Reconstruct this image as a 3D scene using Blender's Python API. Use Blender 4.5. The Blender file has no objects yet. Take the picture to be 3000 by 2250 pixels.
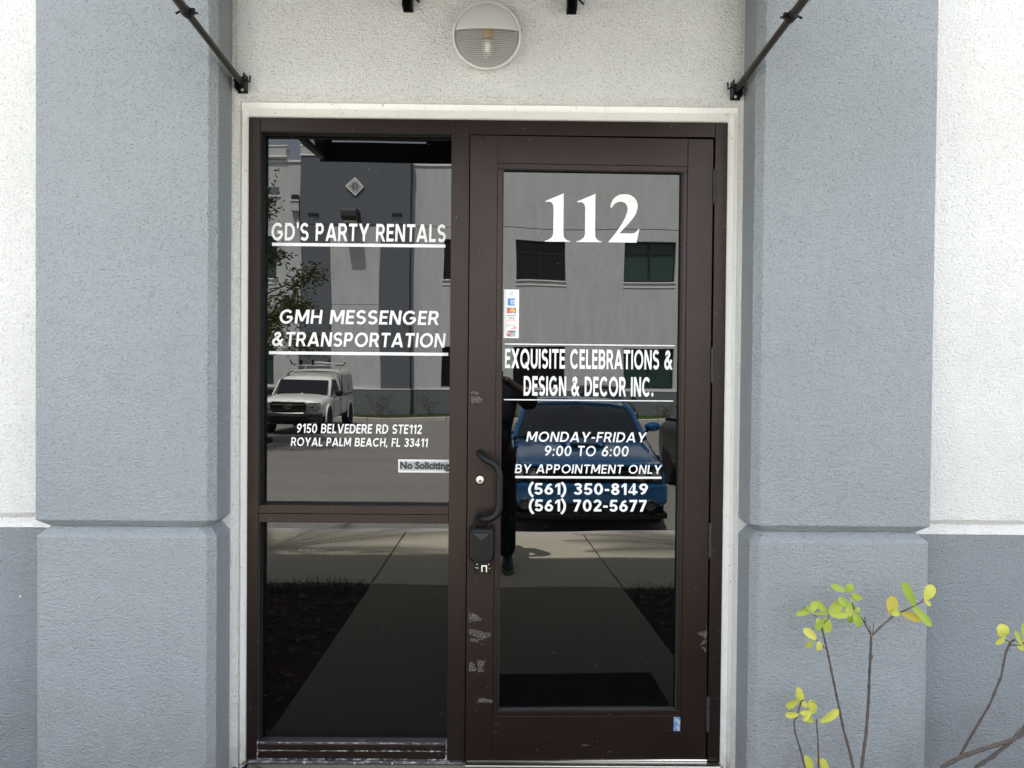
import bpy, math, random
from mathutils import Vector, Matrix
random.seed(7)
R = math.radians
S = bpy.context.scene
COL = S.collection

# ------------------------------------------------------------------ camera
cam = bpy.data.cameras.new('camera'); cam_o = bpy.data.objects.new('camera', cam); COL.objects.link(cam_o)
cam.sensor_width = 36.0; cam.lens = 27.0; cam.clip_start = 0.01; cam.clip_end = 800
cam_o.location = (0, -3.0, 1.533)
cam_o.rotation_mode = 'QUATERNION'
cam_o.rotation_quaternion = (Matrix.Rotation(-0.0073126, 3, 'Z') @ Matrix.Rotation(math.pi/2 - 0.0136097, 3, 'X') @ Matrix.Rotation(0.009134, 3, 'Z')).to_quaternion()
S.camera = cam_o

# ------------------------------------------------------------------ light
SUN_DIR = Vector((0.12, -0.40, -0.91)).normalized()       # the way the light travels: from behind the door's building
world = bpy.data.worlds.new('World'); S.world = world; world.use_nodes = True
wn = world.node_tree; wn.nodes.clear()
sky = wn.nodes.new('ShaderNodeTexSky'); sky.sky_type = 'NISHITA'; sky.sun_disc = False
_t = -SUN_DIR
sky.sun_elevation = math.asin(_t.z); sky.sun_rotation = math.atan2(_t.x, _t.y)
sky.air_density = 1.0; sky.dust_density = 3.5; sky.ozone_density = 0.3
bg = wn.nodes.new('ShaderNodeBackground'); bg.inputs[1].default_value = 0.11
wo = wn.nodes.new('ShaderNodeOutputWorld')
# broken white cloud over the blue
wtc = wn.nodes.new('ShaderNodeTexCoord'); wnz = wn.nodes.new('ShaderNodeTexNoise'); wnz.inputs['Scale'].default_value = 2.6; wnz.inputs['Detail'].default_value = 6; wnz.inputs['Roughness'].default_value = .58
wmr = wn.nodes.new('ShaderNodeMapRange'); wmr.inputs[1].default_value = .28; wmr.inputs[2].default_value = .58
whs = wn.nodes.new('ShaderNodeHueSaturation'); whs.inputs['Saturation'].default_value = .12; whs.inputs['Value'].default_value = 1.06
wmx = wn.nodes.new('ShaderNodeMix'); wmx.data_type = 'RGBA'
wn.links.new(wtc.outputs['Generated'], wnz.inputs['Vector']); wn.links.new(wnz.outputs['Fac'], wmr.inputs[0]); wn.links.new(sky.outputs[0], whs.inputs['Color'])
wn.links.new(wmr.outputs[0], wmx.inputs[0]); wn.links.new(sky.outputs[0], wmx.inputs[6]); wn.links.new(whs.outputs[0], wmx.inputs[7])
wn.links.new(wmx.outputs[2], bg.inputs[0]); wn.links.new(bg.outputs[0], wo.inputs[0])
sun = bpy.data.lights.new('sun', 'SUN'); sun.energy = 5.0; sun.angle = R(0.5); sun.color = (1.0, 0.955, 0.89)
sun_o = bpy.data.objects.new('sun', sun); COL.objects.link(sun_o)
sun_o.rotation_mode = 'QUATERNION'; sun_o.rotation_quaternion = SUN_DIR.to_track_quat('-Z', 'Y')
S.view_settings.view_transform = 'Standard'; S.view_settings.look = 'None'
S.view_settings.exposure = 2.70; S.view_settings.gamma = 1.0; S.view_settings.use_curve_mapping = False
S.cycles.max_bounces = 10; S.cycles.diffuse_bounces = 5; S.cycles.glossy_bounces = 5; S.cycles.transparent_max_bounces = 12
S.cycles.use_denoising = True
S.cycles.sample_clamp_indirect = 8

# ------------------------------------------------------------------ materials
def mat(name, col, rough=0.8, spec=0.5, metal=0.0, ior=1.5):
    m = bpy.data.materials.new(name); m.use_nodes = True
    b = m.node_tree.nodes['Principled BSDF']
    b.inputs['Base Color'].default_value = (*col, 1); b.inputs['Roughness'].default_value = rough
    b.inputs['Specular IOR Level'].default_value = spec; b.inputs['Metallic'].default_value = metal; b.inputs['IOR'].default_value = ior
    return m
class NT:
    def __init__(s, m):
        s.t = m.node_tree; s.b = s.t.nodes['Principled BSDF']
        s.tc = s.t.nodes.new('ShaderNodeTexCoord'); s.co = s.tc.outputs['Object']
    def n(s, typ, **kw):
        x = s.t.nodes.new(typ)
        for k, v in kw.items(): setattr(x, k, v)
        return x
    def l(s, a, b): s.t.links.new(a, b)
    def mapping(s, scale=(1,1,1), rot=(0,0,0), loc=(0,0,0), src=None):
        x = s.n('ShaderNodeMapping'); x.inputs['Scale'].default_value = scale; x.inputs['Rotation'].default_value = rot; x.inputs['Location'].default_value = loc
        s.l(src or s.co, x.inputs['Vector']); return x.outputs[0]
    def noise(s, scale, detail=2, rough=.5, src=None, dist=0):
        x = s.n('ShaderNodeTexNoise'); x.inputs['Scale'].default_value = scale; x.inputs['Detail'].default_value = detail
        x.inputs['Roughness'].default_value = rough; x.inputs['Distortion'].default_value = dist
        s.l(src or s.co, x.inputs['Vector']); return x.outputs['Fac']
    def voro(s, scale, src=None, feature='F1'):
        x = s.n('ShaderNodeTexVoronoi', feature=feature); x.inputs['Scale'].default_value = scale
        s.l(src or s.co, x.inputs['Vector']); return x
    def ramp(s, fac, stops):
        x = s.n('ShaderNodeValToRGB'); e = x.color_ramp.elements
        while len(e) < len(stops): e.new(.5)
        for el, (p, c) in zip(e, stops): el.position = p; el.color = (*c, 1) if len(c) == 3 else c
        s.l(fac, x.inputs[0]); return x.outputs[0]
    def rng(s, v, a, b, c, d):
        x = s.n('ShaderNodeMapRange'); 
        for i, q in enumerate((a, b, c, d)): x.inputs[i+1].default_value = q
        s.l(v, x.inputs[0]); return x.outputs[0]
    def math(s, op, a, b=None, c=None):
        x = s.n('ShaderNodeMath', operation=op)
        for i, q in enumerate((a, b, c)):
            if q is None: continue
            if isinstance(q, (int, float)): x.inputs[i].default_value = q
            else: s.l(q, x.inputs[i])
        return x.outputs[0]
    def mix(s, fac, a, b, mode='MIX'):
        x = s.n('ShaderNodeMix', data_type='RGBA', blend_type=mode)
        for i, q in ((0, fac), (6, a), (7, b)):
            if isinstance(q, (int, float)): x.inputs[i].default_value = q
            elif isinstance(q, tuple): x.inputs[i].default_value = (*q, 1)
            else: s.l(q, x.inputs[i])
        return x.outputs[2]
    def color(s, v): s.l(v, s.b.inputs['Base Color'])
    def rough(s, v): s.l(v, s.b.inputs['Roughness'])
    def bump(s, h, strength, dist):
        x = s.n('ShaderNodeBump'); x.inputs['Strength'].default_value = strength; x.inputs['Distance'].default_value = dist
        s.l(h, x.inputs['Height']); s.l(x.outputs[0], s.b.inputs['Normal'])
    def z(s):
        x = s.n('ShaderNodeSeparateXYZ'); s.l(s.co, x.inputs[0]); return x.outputs
def stucco(name, col, pit, pitamt=1.0, rough=.55, warm=None):
    """painted, sprayed stucco: fine relief with small pits whose shade is put into the colour"""
    m = mat(name, col, rough, .35); t = NT(m)
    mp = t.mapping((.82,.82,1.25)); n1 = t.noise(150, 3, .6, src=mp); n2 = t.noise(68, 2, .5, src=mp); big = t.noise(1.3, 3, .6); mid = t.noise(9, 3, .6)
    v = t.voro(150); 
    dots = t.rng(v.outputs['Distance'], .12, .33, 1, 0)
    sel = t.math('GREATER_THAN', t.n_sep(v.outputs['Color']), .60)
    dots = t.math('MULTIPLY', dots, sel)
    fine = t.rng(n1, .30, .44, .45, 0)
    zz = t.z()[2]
    hi = t.rng(zz, .5, 2.3, .30, 1.0)                     # pit shade painted stronger higher up, as if lit from below
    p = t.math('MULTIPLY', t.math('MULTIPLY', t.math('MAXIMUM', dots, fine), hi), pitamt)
    tone = t.mix(t.rng(big, .35, .65, 0, 1), tuple(c*.945 for c in col), tuple(min(1, c*1.035) for c in col))
    run = t.noise(1.6, 4, .65, src=t.mapping((7, 7, .5)))
    tone = t.mix(t.rng(run, .52, .80, 0, .22), tone, tuple(c*.80 for c in col))
    splash = t.math('MULTIPLY', t.rng(zz, .12, .42, .34, 0), t.rng(mid, .30, .65, .2, 1))
    tone = t.mix(splash, tone, (.20,.18,.155))
    if warm: tone = t.mix(t.rng(mid, .45, .75, 0, .5), tone, warm)
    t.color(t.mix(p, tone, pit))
    h = t.math('ADD', t.math('MULTIPLY', n1, 1.1), t.math('ADD', t.math('MULTIPLY', n2, .8), t.math('MULTIPLY', dots, -.35)))
    t.bump(h, 1.0, .0095)
    return m
def _sep(s, colsock):
    x = s.n('ShaderNodeSeparateColor'); s.l(colsock, x.inputs[0]); return x.outputs[0]
NT.n_sep = _sep

M = {}
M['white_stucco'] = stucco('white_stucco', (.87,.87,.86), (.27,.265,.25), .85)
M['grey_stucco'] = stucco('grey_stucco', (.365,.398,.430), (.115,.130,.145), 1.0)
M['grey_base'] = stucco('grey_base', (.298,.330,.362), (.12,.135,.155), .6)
def smooth_paint():
    m = mat('white_casing', (.88,.88,.86), .5, .4); t = NT(m)
    st = t.noise(3, 4, .6, src=t.mapping((14, 14, 1)))
    z = t.z()[2]
    low = t.math('MULTIPLY', t.rng(z, 0, .35, 1, 0), t.rng(t.noise(14, 4, .7), .35, .6, 0, 1))
    c = t.mix(t.rng(st, .55, .8, 0, .35), (.89,.885,.86), (.62,.60,.55)); c = t.mix(t.math('MULTIPLY', low, .6), c, (.36,.31,.25))
    sp = t.rng(t.noise(90, 1), .74, .78, 0, .8)
    t.color(t.mix(sp, c, (.2,.18,.15))); t.bump(t.noise(30, 3), .15, .004); return m
M['casing'] = smooth_paint()
def bronze(name, base, scale=1):
    m = mat(name, base, .36, .5, ior=1.42); t = NT(m); t.b.inputs['Specular Tint'].default_value = (1, .85, .79, 1)
    br = t.noise(2, 4, .6, src=t.mapping((60, 60, 1.0))); cl = t.noise(3.1, 3, .6)
    c = t.mix(br, tuple(x*.86 for x in base), tuple(x*1.16 for x in base))
    c = t.mix(t.rng(cl, .35, .7, 0, .5), c, tuple(x*.8 for x in base))
    z = t.z()[2]
    v = t.voro(42); dot = t.rng(v.outputs['Distance'], .045, .075, 1, 0)
    sel = t.math('GREATER_THAN', t.n_sep(v.outputs['Color']), .72)
    dust = t.math('MULTIPLY', dot, sel)
    sc = t.noise(5, 2, .5, src=t.mapping((2, 2, 30), rot=(0, .5, 0)))
    scr = t.math('MULTIPLY', t.rng(sc, .735, .745, 0, 1), t.rng(z, 0, .5, .8, .05))
    c = t.mix(t.math('MULTIPLY', dust, .7), c, (.45,.44,.42))
    c = t.mix(t.math('MULTIPLY', scr, .5), c, (.35,.33,.32))
    t.color(c); t.rough(t.rng(t.noise(7, 4, .65), .3, .7, .29, .36)); t.bump(br, .05, .001)
    return m
M['bronze'] = bronze('dark_bronze_aluminium', (.013,.008,.0072))
M['bronze_door'] = bronze('dark_bronze_door', (.015,.009,.008))
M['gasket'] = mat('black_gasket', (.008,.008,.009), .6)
M['sill_metal'] = bronze('weathered_bronze_sill', (.05,.052,.06))
def deposit():
    m = mat('lime_deposit', (.62,.62,.60), .9); t = NT(m)
    a = t.rng(t.noise(38, 5, .75, src=t.mapping((1, 1, 2.2))), .47, .66, 0, .65)
    t.l(a, t.b.inputs['Alpha']); return m
M['deposit'] = deposit()
def residue():
    m = mat('peeled_adhesive_residue', (.20,.19,.18), .6); t = NT(m)
    a = t.noise(95, 3, .7, dist=1.5); d = t.math('ABSOLUTE', t.math('SUBTRACT', a, .5))
    t.l(t.rng(d, .012, .05, .85, .10), t.b.inputs['Alpha']); return m
M['residue'] = residue()
def glass_dark():
    m = mat('tinted_storefront_glass', (.0012,.0012,.0014), 0.0, .5, ior=1.61); t = NT(m)
    w = t.noise(1.7, 1, .4); w2 = t.noise(1, 1, .4, src=t.mapping((9, 9, 2.2)))
    h = t.math('ADD', w, t.math('MULTIPLY', w2, .07)); t.bump(h, .10, .010)
    v = t.voro(30); dot = t.rng(v.outputs['Distance'], .03, .05, 1, 0)
    sel = t.math('GREATER_THAN', t.n_sep(v.outputs['Color']), .72)
    st = t.rng(t.noise(8, 3, .6, src=t.mapping((26, 26, 1.2))), .5, .85, 0, .006)
    c = t.mix(t.math('MULTIPLY', dot, sel), (.0012,.0012,.0014), (.25,.25,.24))
    c = t.mix(st, c, (.5,.5,.48)); t.color(c)
    return m
M['glass'] = glass_dark()
M['vinyl'] = mat('white_vinyl', (.83,.83,.84), .45)
M['ink_black'] = mat('black_ink', (.015,.015,.018), .5)
M['black_metal'] = mat('black_painted_metal', (.005,.005,.005), .4, .25)
M['arm_metal'] = mat('dark_brown_painted_tube', (.030,.025,.021), .42); M['rafter'] = mat('olive_bronze_rafter', (.075,.070,.055), .5)
M['black_plastic'] = mat('black_plastic', (.008,.0085,.010), .42, .28)
M['chrome'] = mat('chrome', (.75,.75,.74), .16, metal=1)
M['steel'] = mat('brushed_steel', (.6,.59,.56), .3, metal=1)
M['brass_face'] = mat('pale_cylinder_face', (.78,.74,.62), .35, metal=.3)
M['keyway'] = mat('dull_keyway_brass', (.16,.14,.10), .4, metal=.7)
M['awning'] = mat('black_awning_canvas', (.006,.0065,.009), .9, .2)
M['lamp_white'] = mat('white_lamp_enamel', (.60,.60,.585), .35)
M['lamp_rim'] = mat('white_lamp_rim', (.72,.72,.70), .35)
def lens():
    m = mat('ribbed_prismatic_lens', (.95,.95,.93), .07, ior=1.45); b = m.node_tree.nodes['Principled BSDF']; b.inputs['Transmission Weight'].default_value = .90
    return m
M['lens'] = lens()
M['reflector'] = mat('lamp_reflector', (.85,.85,.83), .4)
M['socket'] = mat('amber_socket', (.85,.42,.03), .4)
M['bulb'] = mat('frosted_bulb', (.9,.9,.86), .25)
def concrete(name, col, dark=.8):
    m = mat(name, col, .9, .25); t = NT(m)
    a = t.noise(1.2, 5, .65); f = t.noise(60, 3, .6); sp = t.rng(t.noise(26, 2, .6), .70, .76, 0, .6)
    c = t.mix(a, tuple(x*dark for x in col), tuple(min(1, x*1.12) for x in col)); c = t.mix(t.rng(f, .3, .7, 0, .3), c, tuple(x*.75 for x in col))
    t.color(t.mix(sp, c, tuple(x*.45 for x in col))); t.bump(f, .3, .004); return m
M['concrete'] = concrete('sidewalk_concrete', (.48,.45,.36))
M['concrete_path_shade'] = concrete('path_concrete_shaded', (.205,.195,.152))  # darker copy of the sidewalk concrete: the path's shade is put into its colour
M['kerb'] = concrete('kerb_concrete', (.46,.45,.42))
M['joint'] = mat('joint_filler', (.06,.05,.045), .9)
def asphalt():
    m = mat('old_asphalt', (.18,.177,.17), .92, .25); t = NT(m)
    f = t.noise(75, 3, .7); a = t.noise(.35, 4, .6, dist=1.2)
    wv = t.n('ShaderNodeTexWave', wave_type='RINGS'); wv.inputs['Scale'].default_value = .16; wv.inputs['Distortion'].default_value = 7; wv.inputs['Detail'].default_value = 3
    t.l(t.mapping(loc=(2, 12, 0)), wv.inputs['Vector'])
    c = t.mix(a, (.14,.137,.130), (.225,.218,.205)); c = t.mix(t.rng(wv.outputs['Fac'], .55, 1, 0, .28), c, (.09,.088,.086))
    m2 = t.noise(7, 4, .75); c = t.mix(t.rng(m2, .40, .66, 0, .6), c, (.10,.098,.092)); g2 = t.noise(24, 3, .8); c = t.mix(t.rng(g2, .50, .68, 0, .65), c, (.33,.32,.30)); c = t.mix(t.rng(f, .35, .75, 0, .5), c, (.30,.295,.28)); t.color(c); t.bump(f, .35, .006); return m
M['asphalt'] = asphalt()
M['stripe'] = mat('faded_stripe_paint', (.5,.5,.48), .8)
def mulch():
    m = mat('dark_mulch', (.03,.022,.017), .95, .2); t = NT(m); f = t.noise(35, 4, .7, src=t.mapping((1, 3, 1)))
    t.color(t.mix(f, (.008,.005,.004), (.07,.036,.024))); t.bump(f, .8, .03); return m
M['mulch'] = mulch()
M['litter'] = mat('dry_leaf_litter', (.15,.105,.07), .8)
M['mulch_chip'] = mat('bark_chip', (.05,.034,.024), .9)
M['mat_rubber'] = mat('black_rubber_mat', (.006,.006,.006), .9, .2)
M['grass'] = mat('lawn_grass', (.075,.105,.030), .85, .25)
M['blade'] = mat('dark_strap_leaf', (.025,.045,.016), .6)
def leafm(name, c1, c2, vein):
    m = mat(name, c1, .42, .4); t = NT(m)
    a = t.noise(3, 3, .6); g = t.tc.outputs['Generated']
    sx = t.n('ShaderNodeSeparateXYZ'); t.l(g, sx.inputs[0])
    e = t.math('ABSOLUTE', t.math('SUBTRACT', sx.outputs[1], .5))
    c = t.mix(a, c1, c2); c = t.mix(t.rng(e, .0, .035, .7, 0), c, vein)
    w = t.math('SINE', t.math('ADD', t.math('MULTIPLY', sx.outputs[0], 52), t.math('MULTIPLY', e, -42)))
    c = t.mix(t.rng(w, .55, 1, 0, .38), c, vein)
    spot = t.rng(t.noise(7, 2), .70, .74, 0, .7); c = t.mix(spot, c, (.20,.13,.03))
    t.color(c); t.b.inputs['Subsurface Weight'].default_value = 0
    tr = t.n('ShaderNodeBsdfTranslucent'); t.l(c, tr.inputs[0]); ms = t.n('ShaderNodeMixShader'); ms.inputs[0].default_value = .3
    out = t.t.nodes['Material Output']; t.l(t.b.outputs[0], ms.inputs[1]); t.l(tr.outputs[0], ms.inputs[2]); t.l(ms.outputs[0], out.inputs[0])
    return m
M['leaf0'] = leafm('green_leaf', (.30,.44,.04), (.42,.54,.07), (.50,.60,.16))
M['leaf1'] = leafm('lime_leaf', (.54,.62,.09), (.46,.57,.08), (.66,.70,.24))
M['leaf2'] = leafm('yellow_leaf', (.72,.70,.11), (.62,.66,.10), (.80,.76,.28))
M['leaf3'] = leafm('ochre_leaf', (.66,.49,.07), (.62,.56,.09), (.74,.56,.2))
def bark(name, c):
    m = mat(name, c, .85); t = NT(m); a = t.noise(60, 3, .6); t.color(t.mix(a, tuple(x*.55 for x in c), tuple(x*1.4 for x in c))); return m
M['twig'] = bark('grey_brown_twig', (.095,.078,.068)); M['trunk'] = bark('grey_trunk', (.12,.10,.08))
M['tree_leaf'] = mat('oak_leaf', (.085,.11,.028), .6, .35)
M['tree_leaf_b'] = mat('oak_leaf_light', (.14,.165,.045), .6, .35)
M['palm_leaf'] = mat('palm_leaf', (.06,.09,.03), .6)
def farwall(name, col):
    m = mat(name, col, .9, .2); t = NT(m)
    st = t.noise(1.1, 5, .65, src=t.mapping((3, 3, .5))); f = t.noise(9, 3, .7); sp = t.rng(t.noise(7.5, 3, .75, src=t.mapping((1, 1, .4))), .60, .68, 0, .6)
    c = t.mix(t.rng(st, .3, .7, 0, 1), tuple(x*.82 for x in col), col); c = t.mix(t.rng(f, .55, .8, 0, .3), c, tuple(x*.7 for x in col))
    t.color(t.mix(sp, c, tuple(x*.5 for x in col))); return m
M['far_white'] = farwall('pale_textured_wall', (.575,.60,.61))
M['far_grey'] = mat('slate_grey_wall', (.128,.142,.165), .9, .2)
M['far_base'] = mat('grey_painted_base', (.15,.165,.18), .9, .2)
M['far_cap'] = mat('white_coping', (.82,.82,.80), .8)
M['far_frame'] = mat('black_window_frame', (.012,.012,.013), .5)
M['far_glass'] = mat('green_tinted_window', (.03,.065,.055), .06, .5, ior=1.5)
M['far_glass_dark'] = mat('dark_window', (.006,.007,.008), .12, .5)
M['blue_paint'] = mat('metallic_blue_paint', (.008,.105,.27), .26, .5, metal=.5); M['blue_paint'].node_tree.nodes['Principled BSDF'].inputs['Coat Weight'].default_value = 1.0
M['white_paint'] = mat('white_vehicle_paint', (.80,.80,.79), .35); M['white_paint'].node_tree.nodes['Principled BSDF'].inputs['Coat Weight'].default_value = .6
M['black_paint'] = mat('black_vehicle_paint', (.004,.004,.0045), .30, .22); pass
M['car_glass'] = mat('vehicle_glass', (.008,.010,.012), .03, .5)
M['tyre'] = mat('tyre_rubber', (.012,.012,.012), .85); M['rim'] = mat('wheel_rim', (.10,.10,.105), .3, metal=.8)
M['grey_plastic'] = mat('grey_bumper_plastic', (.03,.03,.032), .6)
M['grille_black'] = mat('grille_black', (.004,.004,.004), .7, .2)
M['headlight'] = mat('clear_headlight', (.45,.46,.48), .08, metal=.7); M['headlight_dark'] = mat('smoked_headlight', (.03,.03,.035), .08)
M['topper'] = mat('white_fibreglass', (.58,.58,.56), .4)
M['cloth'] = mat('dark_navy_cloth', (.014,.015,.020), .95, .1); M['trouser'] = mat('charcoal_trouser_cloth', (.017,.016,.016), .95, .1)
M['skin'] = mat('skin', (.085,.05,.036), .55); M['hair'] = mat('dark_hair', (.012,.009,.007), .6); M['shoe'] = mat('dark_shoe', (.012,.011,.010), .5); M['sole'] = mat('grey_sole', (.14,.13,.12), .7)

# ------------------------------------------------------------------ mesh helpers
class MB:
    def __init__(s): s.v = []; s.f = []
    def add(s, vs, fs):
        o = len(s.v); s.v += [tuple(v) for v in vs]; s.f += [tuple(i + o for i in f) for f in fs]; return s
    def box(s, x0, x1, y0, y1, z0, z1):
        if x0 > x1: x0, x1 = x1, x0
        if y0 > y1: y0, y1 = y1, y0
        if z0 > z1: z0, z1 = z1, z0
        return s.add([(x0,y0,z0),(x1,y0,z0),(x1,y1,z0),(x0,y1,z0),(x0,y0,z1),(x1,y0,z1),(x1,y1,z1),(x0,y1,z1)],
                     [(0,3,2,1),(4,5,6,7),(0,1,5,4),(1,2,6,5),(2,3,7,6),(3,0,4,7)])
    def tube(s, pts, rad, n=10, cap=True):
        pts = [Vector(p) for p in pts]; rs = rad if isinstance(rad, (list, tuple)) else [rad]*len(pts)
        d0 = (pts[1]-pts[0]).normalized(); u = d0.orthogonal().normalized(); base = len(s.v)
        for i, p in enumerate(pts):
            if i == 0: d = d0
            elif i == len(pts)-1: d = (pts[i]-pts[i-1]).normalized()
            else: d = ((pts[i]-pts[i-1]).normalized()+(pts[i+1]-pts[i]).normalized()).normalized()
            u = (u - d*u.dot(d)).normalized(); w = d.cross(u)
            for k in range(n):
                a = 2*math.pi*k/n; s.v.append(tuple(p + (u*math.cos(a)+w*math.sin(a))*rs[i]))
        for i in range(len(pts)-1):
            for k in range(n):
                a = base+i*n+k; b = base+i*n+(k+1)%n; s.f.append((a, b, b+n, a+n))
        if cap:
            s.f.append(tuple(base+k for k in reversed(range(n)))); e = base+(len(pts)-1)*n; s.f.append(tuple(e+k for k in range(n)))
        return s
    def prism(s, poly, axis, a, b):
        """extrude a 2D polygon along an axis; poly in the two other axes, in order"""
        def P(p, t):
            if axis == 'x': return (t, p[0], p[1])
            if axis == 'y': return (p[0], t, p[1])
            return (p[0], p[1], t)
        n = len(poly); vs = [P(p, a) for p in poly]+[P(p, b) for p in poly]
        fs = [tuple(range(n)), tuple(reversed(range(n, 2*n)))]+[(i, i+n, (i+1)%n+n, (i+1)%n) for i in range(n)]
        return s.add(vs, fs)
    def lathe(s, prof, c, axis='y', n=32):
        base = len(s.v)
        for r, h in prof:
            for k in range(n):
                a = 2*math.pi*k/n; ca, sa = r*math.cos(a), r*math.sin(a)
                if axis == 'y': s.v.append((c[0]+ca, c[1]+h, c[2]+sa))
                elif axis == 'x': s.v.append((c[0]+h, c[1]+ca, c[2]+sa))
                else: s.v.append((c[0]+ca, c[1]+sa, c[2]+h))
        for i in range(len(prof)-1):
            for k in range(n):
                a = base+i*n+k; b = base+i*n+(k+1)%n; s.f.append((a, b, b+n, a+n))
        s.f.append(tuple(base+k for k in range(n))); e = base+(len(prof)-1)*n; s.f.append(tuple(e+k for k in range(n)))
        return s
    def loft(s, rings, closed=True, caps=True):
        n = len(rings[0]); base = len(s.v)
        for r in rings: s.v += [tuple(p) for p in r]
        for i in range(len(rings)-1):
            for k in range(n if closed else n-1):
                a = base+i*n+k; b = base+i*n+(k+1)%n; s.f.append((a, b, b+n, a+n))
        if caps:
            s.f.append(tuple(base+k for k in reversed(range(n)))); e = base+(len(rings)-1)*n; s.f.append(tuple(e+k for k in range(n)))
        return s
    def build(s, name, m, parent=None, origin=(0,0,0), bevel=0, smooth=False, subsurf=0, fix=True, label=None):
        me = bpy.data.meshes.new(name); o = origin
        me.from_pydata([(x-o[0], y-o[1], z-o[2]) for x, y, z in s.v], [], s.f); me.update()
        if fix:
            import bmesh
            bm = bmesh.new(); bm.from_mesh(me); bmesh.ops.recalc_face_normals(bm, faces=bm.faces); bm.to_mesh(me); bm.free()
        if m: me.materials.append(M[m] if isinstance(m, str) else m)
        ob = bpy.data.objects.new(name, me); COL.objects.link(ob)
        if parent: ob.parent = parent
        if bevel:
            b = ob.modifiers.new('bevel', 'BEVEL'); b.width = bevel; b.segments = 2; b.limit_method = 'ANGLE'
        if subsurf:
            q = ob.modifiers.new('sub', 'SUBSURF'); q.levels = subsurf; q.render_levels = subsurf
        if smooth or subsurf:
            for p in me.polygons: p.use_smooth = True
            if not subsurf: 
                try: me.set_sharp_from_angle(angle=R(38))
                except Exception: pass
        if label: ob['label'] = label
        return ob
def bx(name, m, parent, x0, x1, y0, y1, z0, z1, bevel=0, origin=(0,0,0), label=None):
    return MB().box(x0,x1,y0,y1,z0,z1).build(name, m, parent, origin, bevel, label=label)
def thing(name, label, cat, loc=(0,0,0), rotz=0, group=None):
    o = bpy.data.objects.new(name, None); COL.objects.link(o); o.location = loc; o.rotation_euler = (0,0,rotz); o.empty_display_size = .1
    o['label'] = label; o['category'] = cat
    if group: o['group'] = group
    return o
def tag(o, label, cat, group=None):
    o['label'] = label; o['category'] = cat
    if group: o['group'] = group
    return o
def struct(o): o['kind'] = 'structure'; return o
def stuff(o): o['kind'] = 'stuff'; return o
def ch_copy(src, parent):
    for c in list(src.children):
        d = c.copy(); COL.objects.link(d); d.parent = parent
        ch_copy(c, d)
def dup(root, loc, rotz, label):
    r = root.copy(); COL.objects.link(r); r.location = loc; r.rotation_euler = (0,0,rotz); r['label'] = label; ch_copy(root, r); return r

# ------------------------------------------------------------------ the setting: ground
SLOPE = .02
LOT = -.25
struct(MB().add([(-250,-250,-.30),(250,-250,-.30),(250,250,-.30),(-250,250,-.30)], [(0,1,2,3)]).build('ground', 'grass', fix=False))
lot = struct(MB().box(-60,60,-25.40,-4.925,-.5,LOT).build('parking_lot', 'asphalt'))
def slab_mb(x0, x1, y0, y1, th=.12, g=.006):
    x0 += g; x1 -= g; y0 -= g; y1 += g   # y0 nearer the door (greater)
    b = MB(); z0, z1 = SLOPE*y0, SLOPE*y1
    return b.add([(x0,y0,z0),(x1,y0,z0),(x1,y1,z1),(x0,y1,z1),(x0,y0,z0-th),(x1,y0,z0-th),(x1,y1,z1-th),(x0,y1,z1-th)],
          [(0,3,2,1),(4,5,6,7),(0,1,5,4),(1,2,6,5),(2,3,7,6),(3,0,4,7)])
walk = bpy.data.objects.new('sidewalk', None); COL.objects.link(walk); struct(walk)
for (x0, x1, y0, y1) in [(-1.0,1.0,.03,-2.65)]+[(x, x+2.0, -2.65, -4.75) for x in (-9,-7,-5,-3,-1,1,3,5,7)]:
    slab_mb(x0, x1, y0, y1).build('paving_slab', 'concrete' if y0 < -1 else 'concrete_path_shade', walk, bevel=.006)
struct(MB().box(-9.2,9.2,-4.80,-2.60,-.40,-.175).box(-1.05,1.05,-2.7,-.02,-.40,-.13).build('sidewalk_bed', 'joint'))
kerb = bpy.data.objects.new('kerb', None); COL.objects.link(kerb); struct(kerb)
for i in range(-5, 5):
    bx('kerb_stone', 'kerb', kerb, i*3+.006, i*3+2.994, -4.92, -4.76, -.45, -.098, bevel=.012)
kerb2 = bpy.data.objects.new('kerb', None); COL.objects.link(kerb2); struct(kerb2)
for i in range(-10, 8):
    bx('kerb_stone', 'kerb', kerb2, i*3+.8+.006, i*3+.8+2.994, -25.58, -25.40, -.45, -.09, bevel=.03)
lawn = struct(MB().box(-60,60,-28.1,-25.59,-.5,-.115).build('lawn', 'grass'))
gr = MB()
for i in range(9000):
    x, y = random.uniform(-9.5, 10), random.uniform(-27.9, -25.62); h = random.uniform(.04,.11); a = random.uniform(0, 3.14); w = .012
    dx, dy = math.cos(a)*w, math.sin(a)*w; lx, ly = random.uniform(-.04,.04), random.uniform(-.04,.04)
    gr.add([(x-dx,y-dy,-.115),(x+dx,y+dy,-.115),(x+lx,y+ly,-.115+h)], [(0,1,2)])
stuff(gr.build('grass', 'grass', fix=False))
mk = bpy.data.objects.new('parking_marking', None); COL.objects.link(mk); struct(mk)
for x in (-7.95,2.55,5.35,8.1): bx('painted_stripe', 'stripe', mk, x-.05, x+.05, -25.2, -20.6, LOT-.01, LOT+.004)
for x in (.10,): bx('painted_stripe', 'stripe', mk, x-.05, x+.05, -9.0, -5.1, LOT-.01, LOT+.004)
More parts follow.
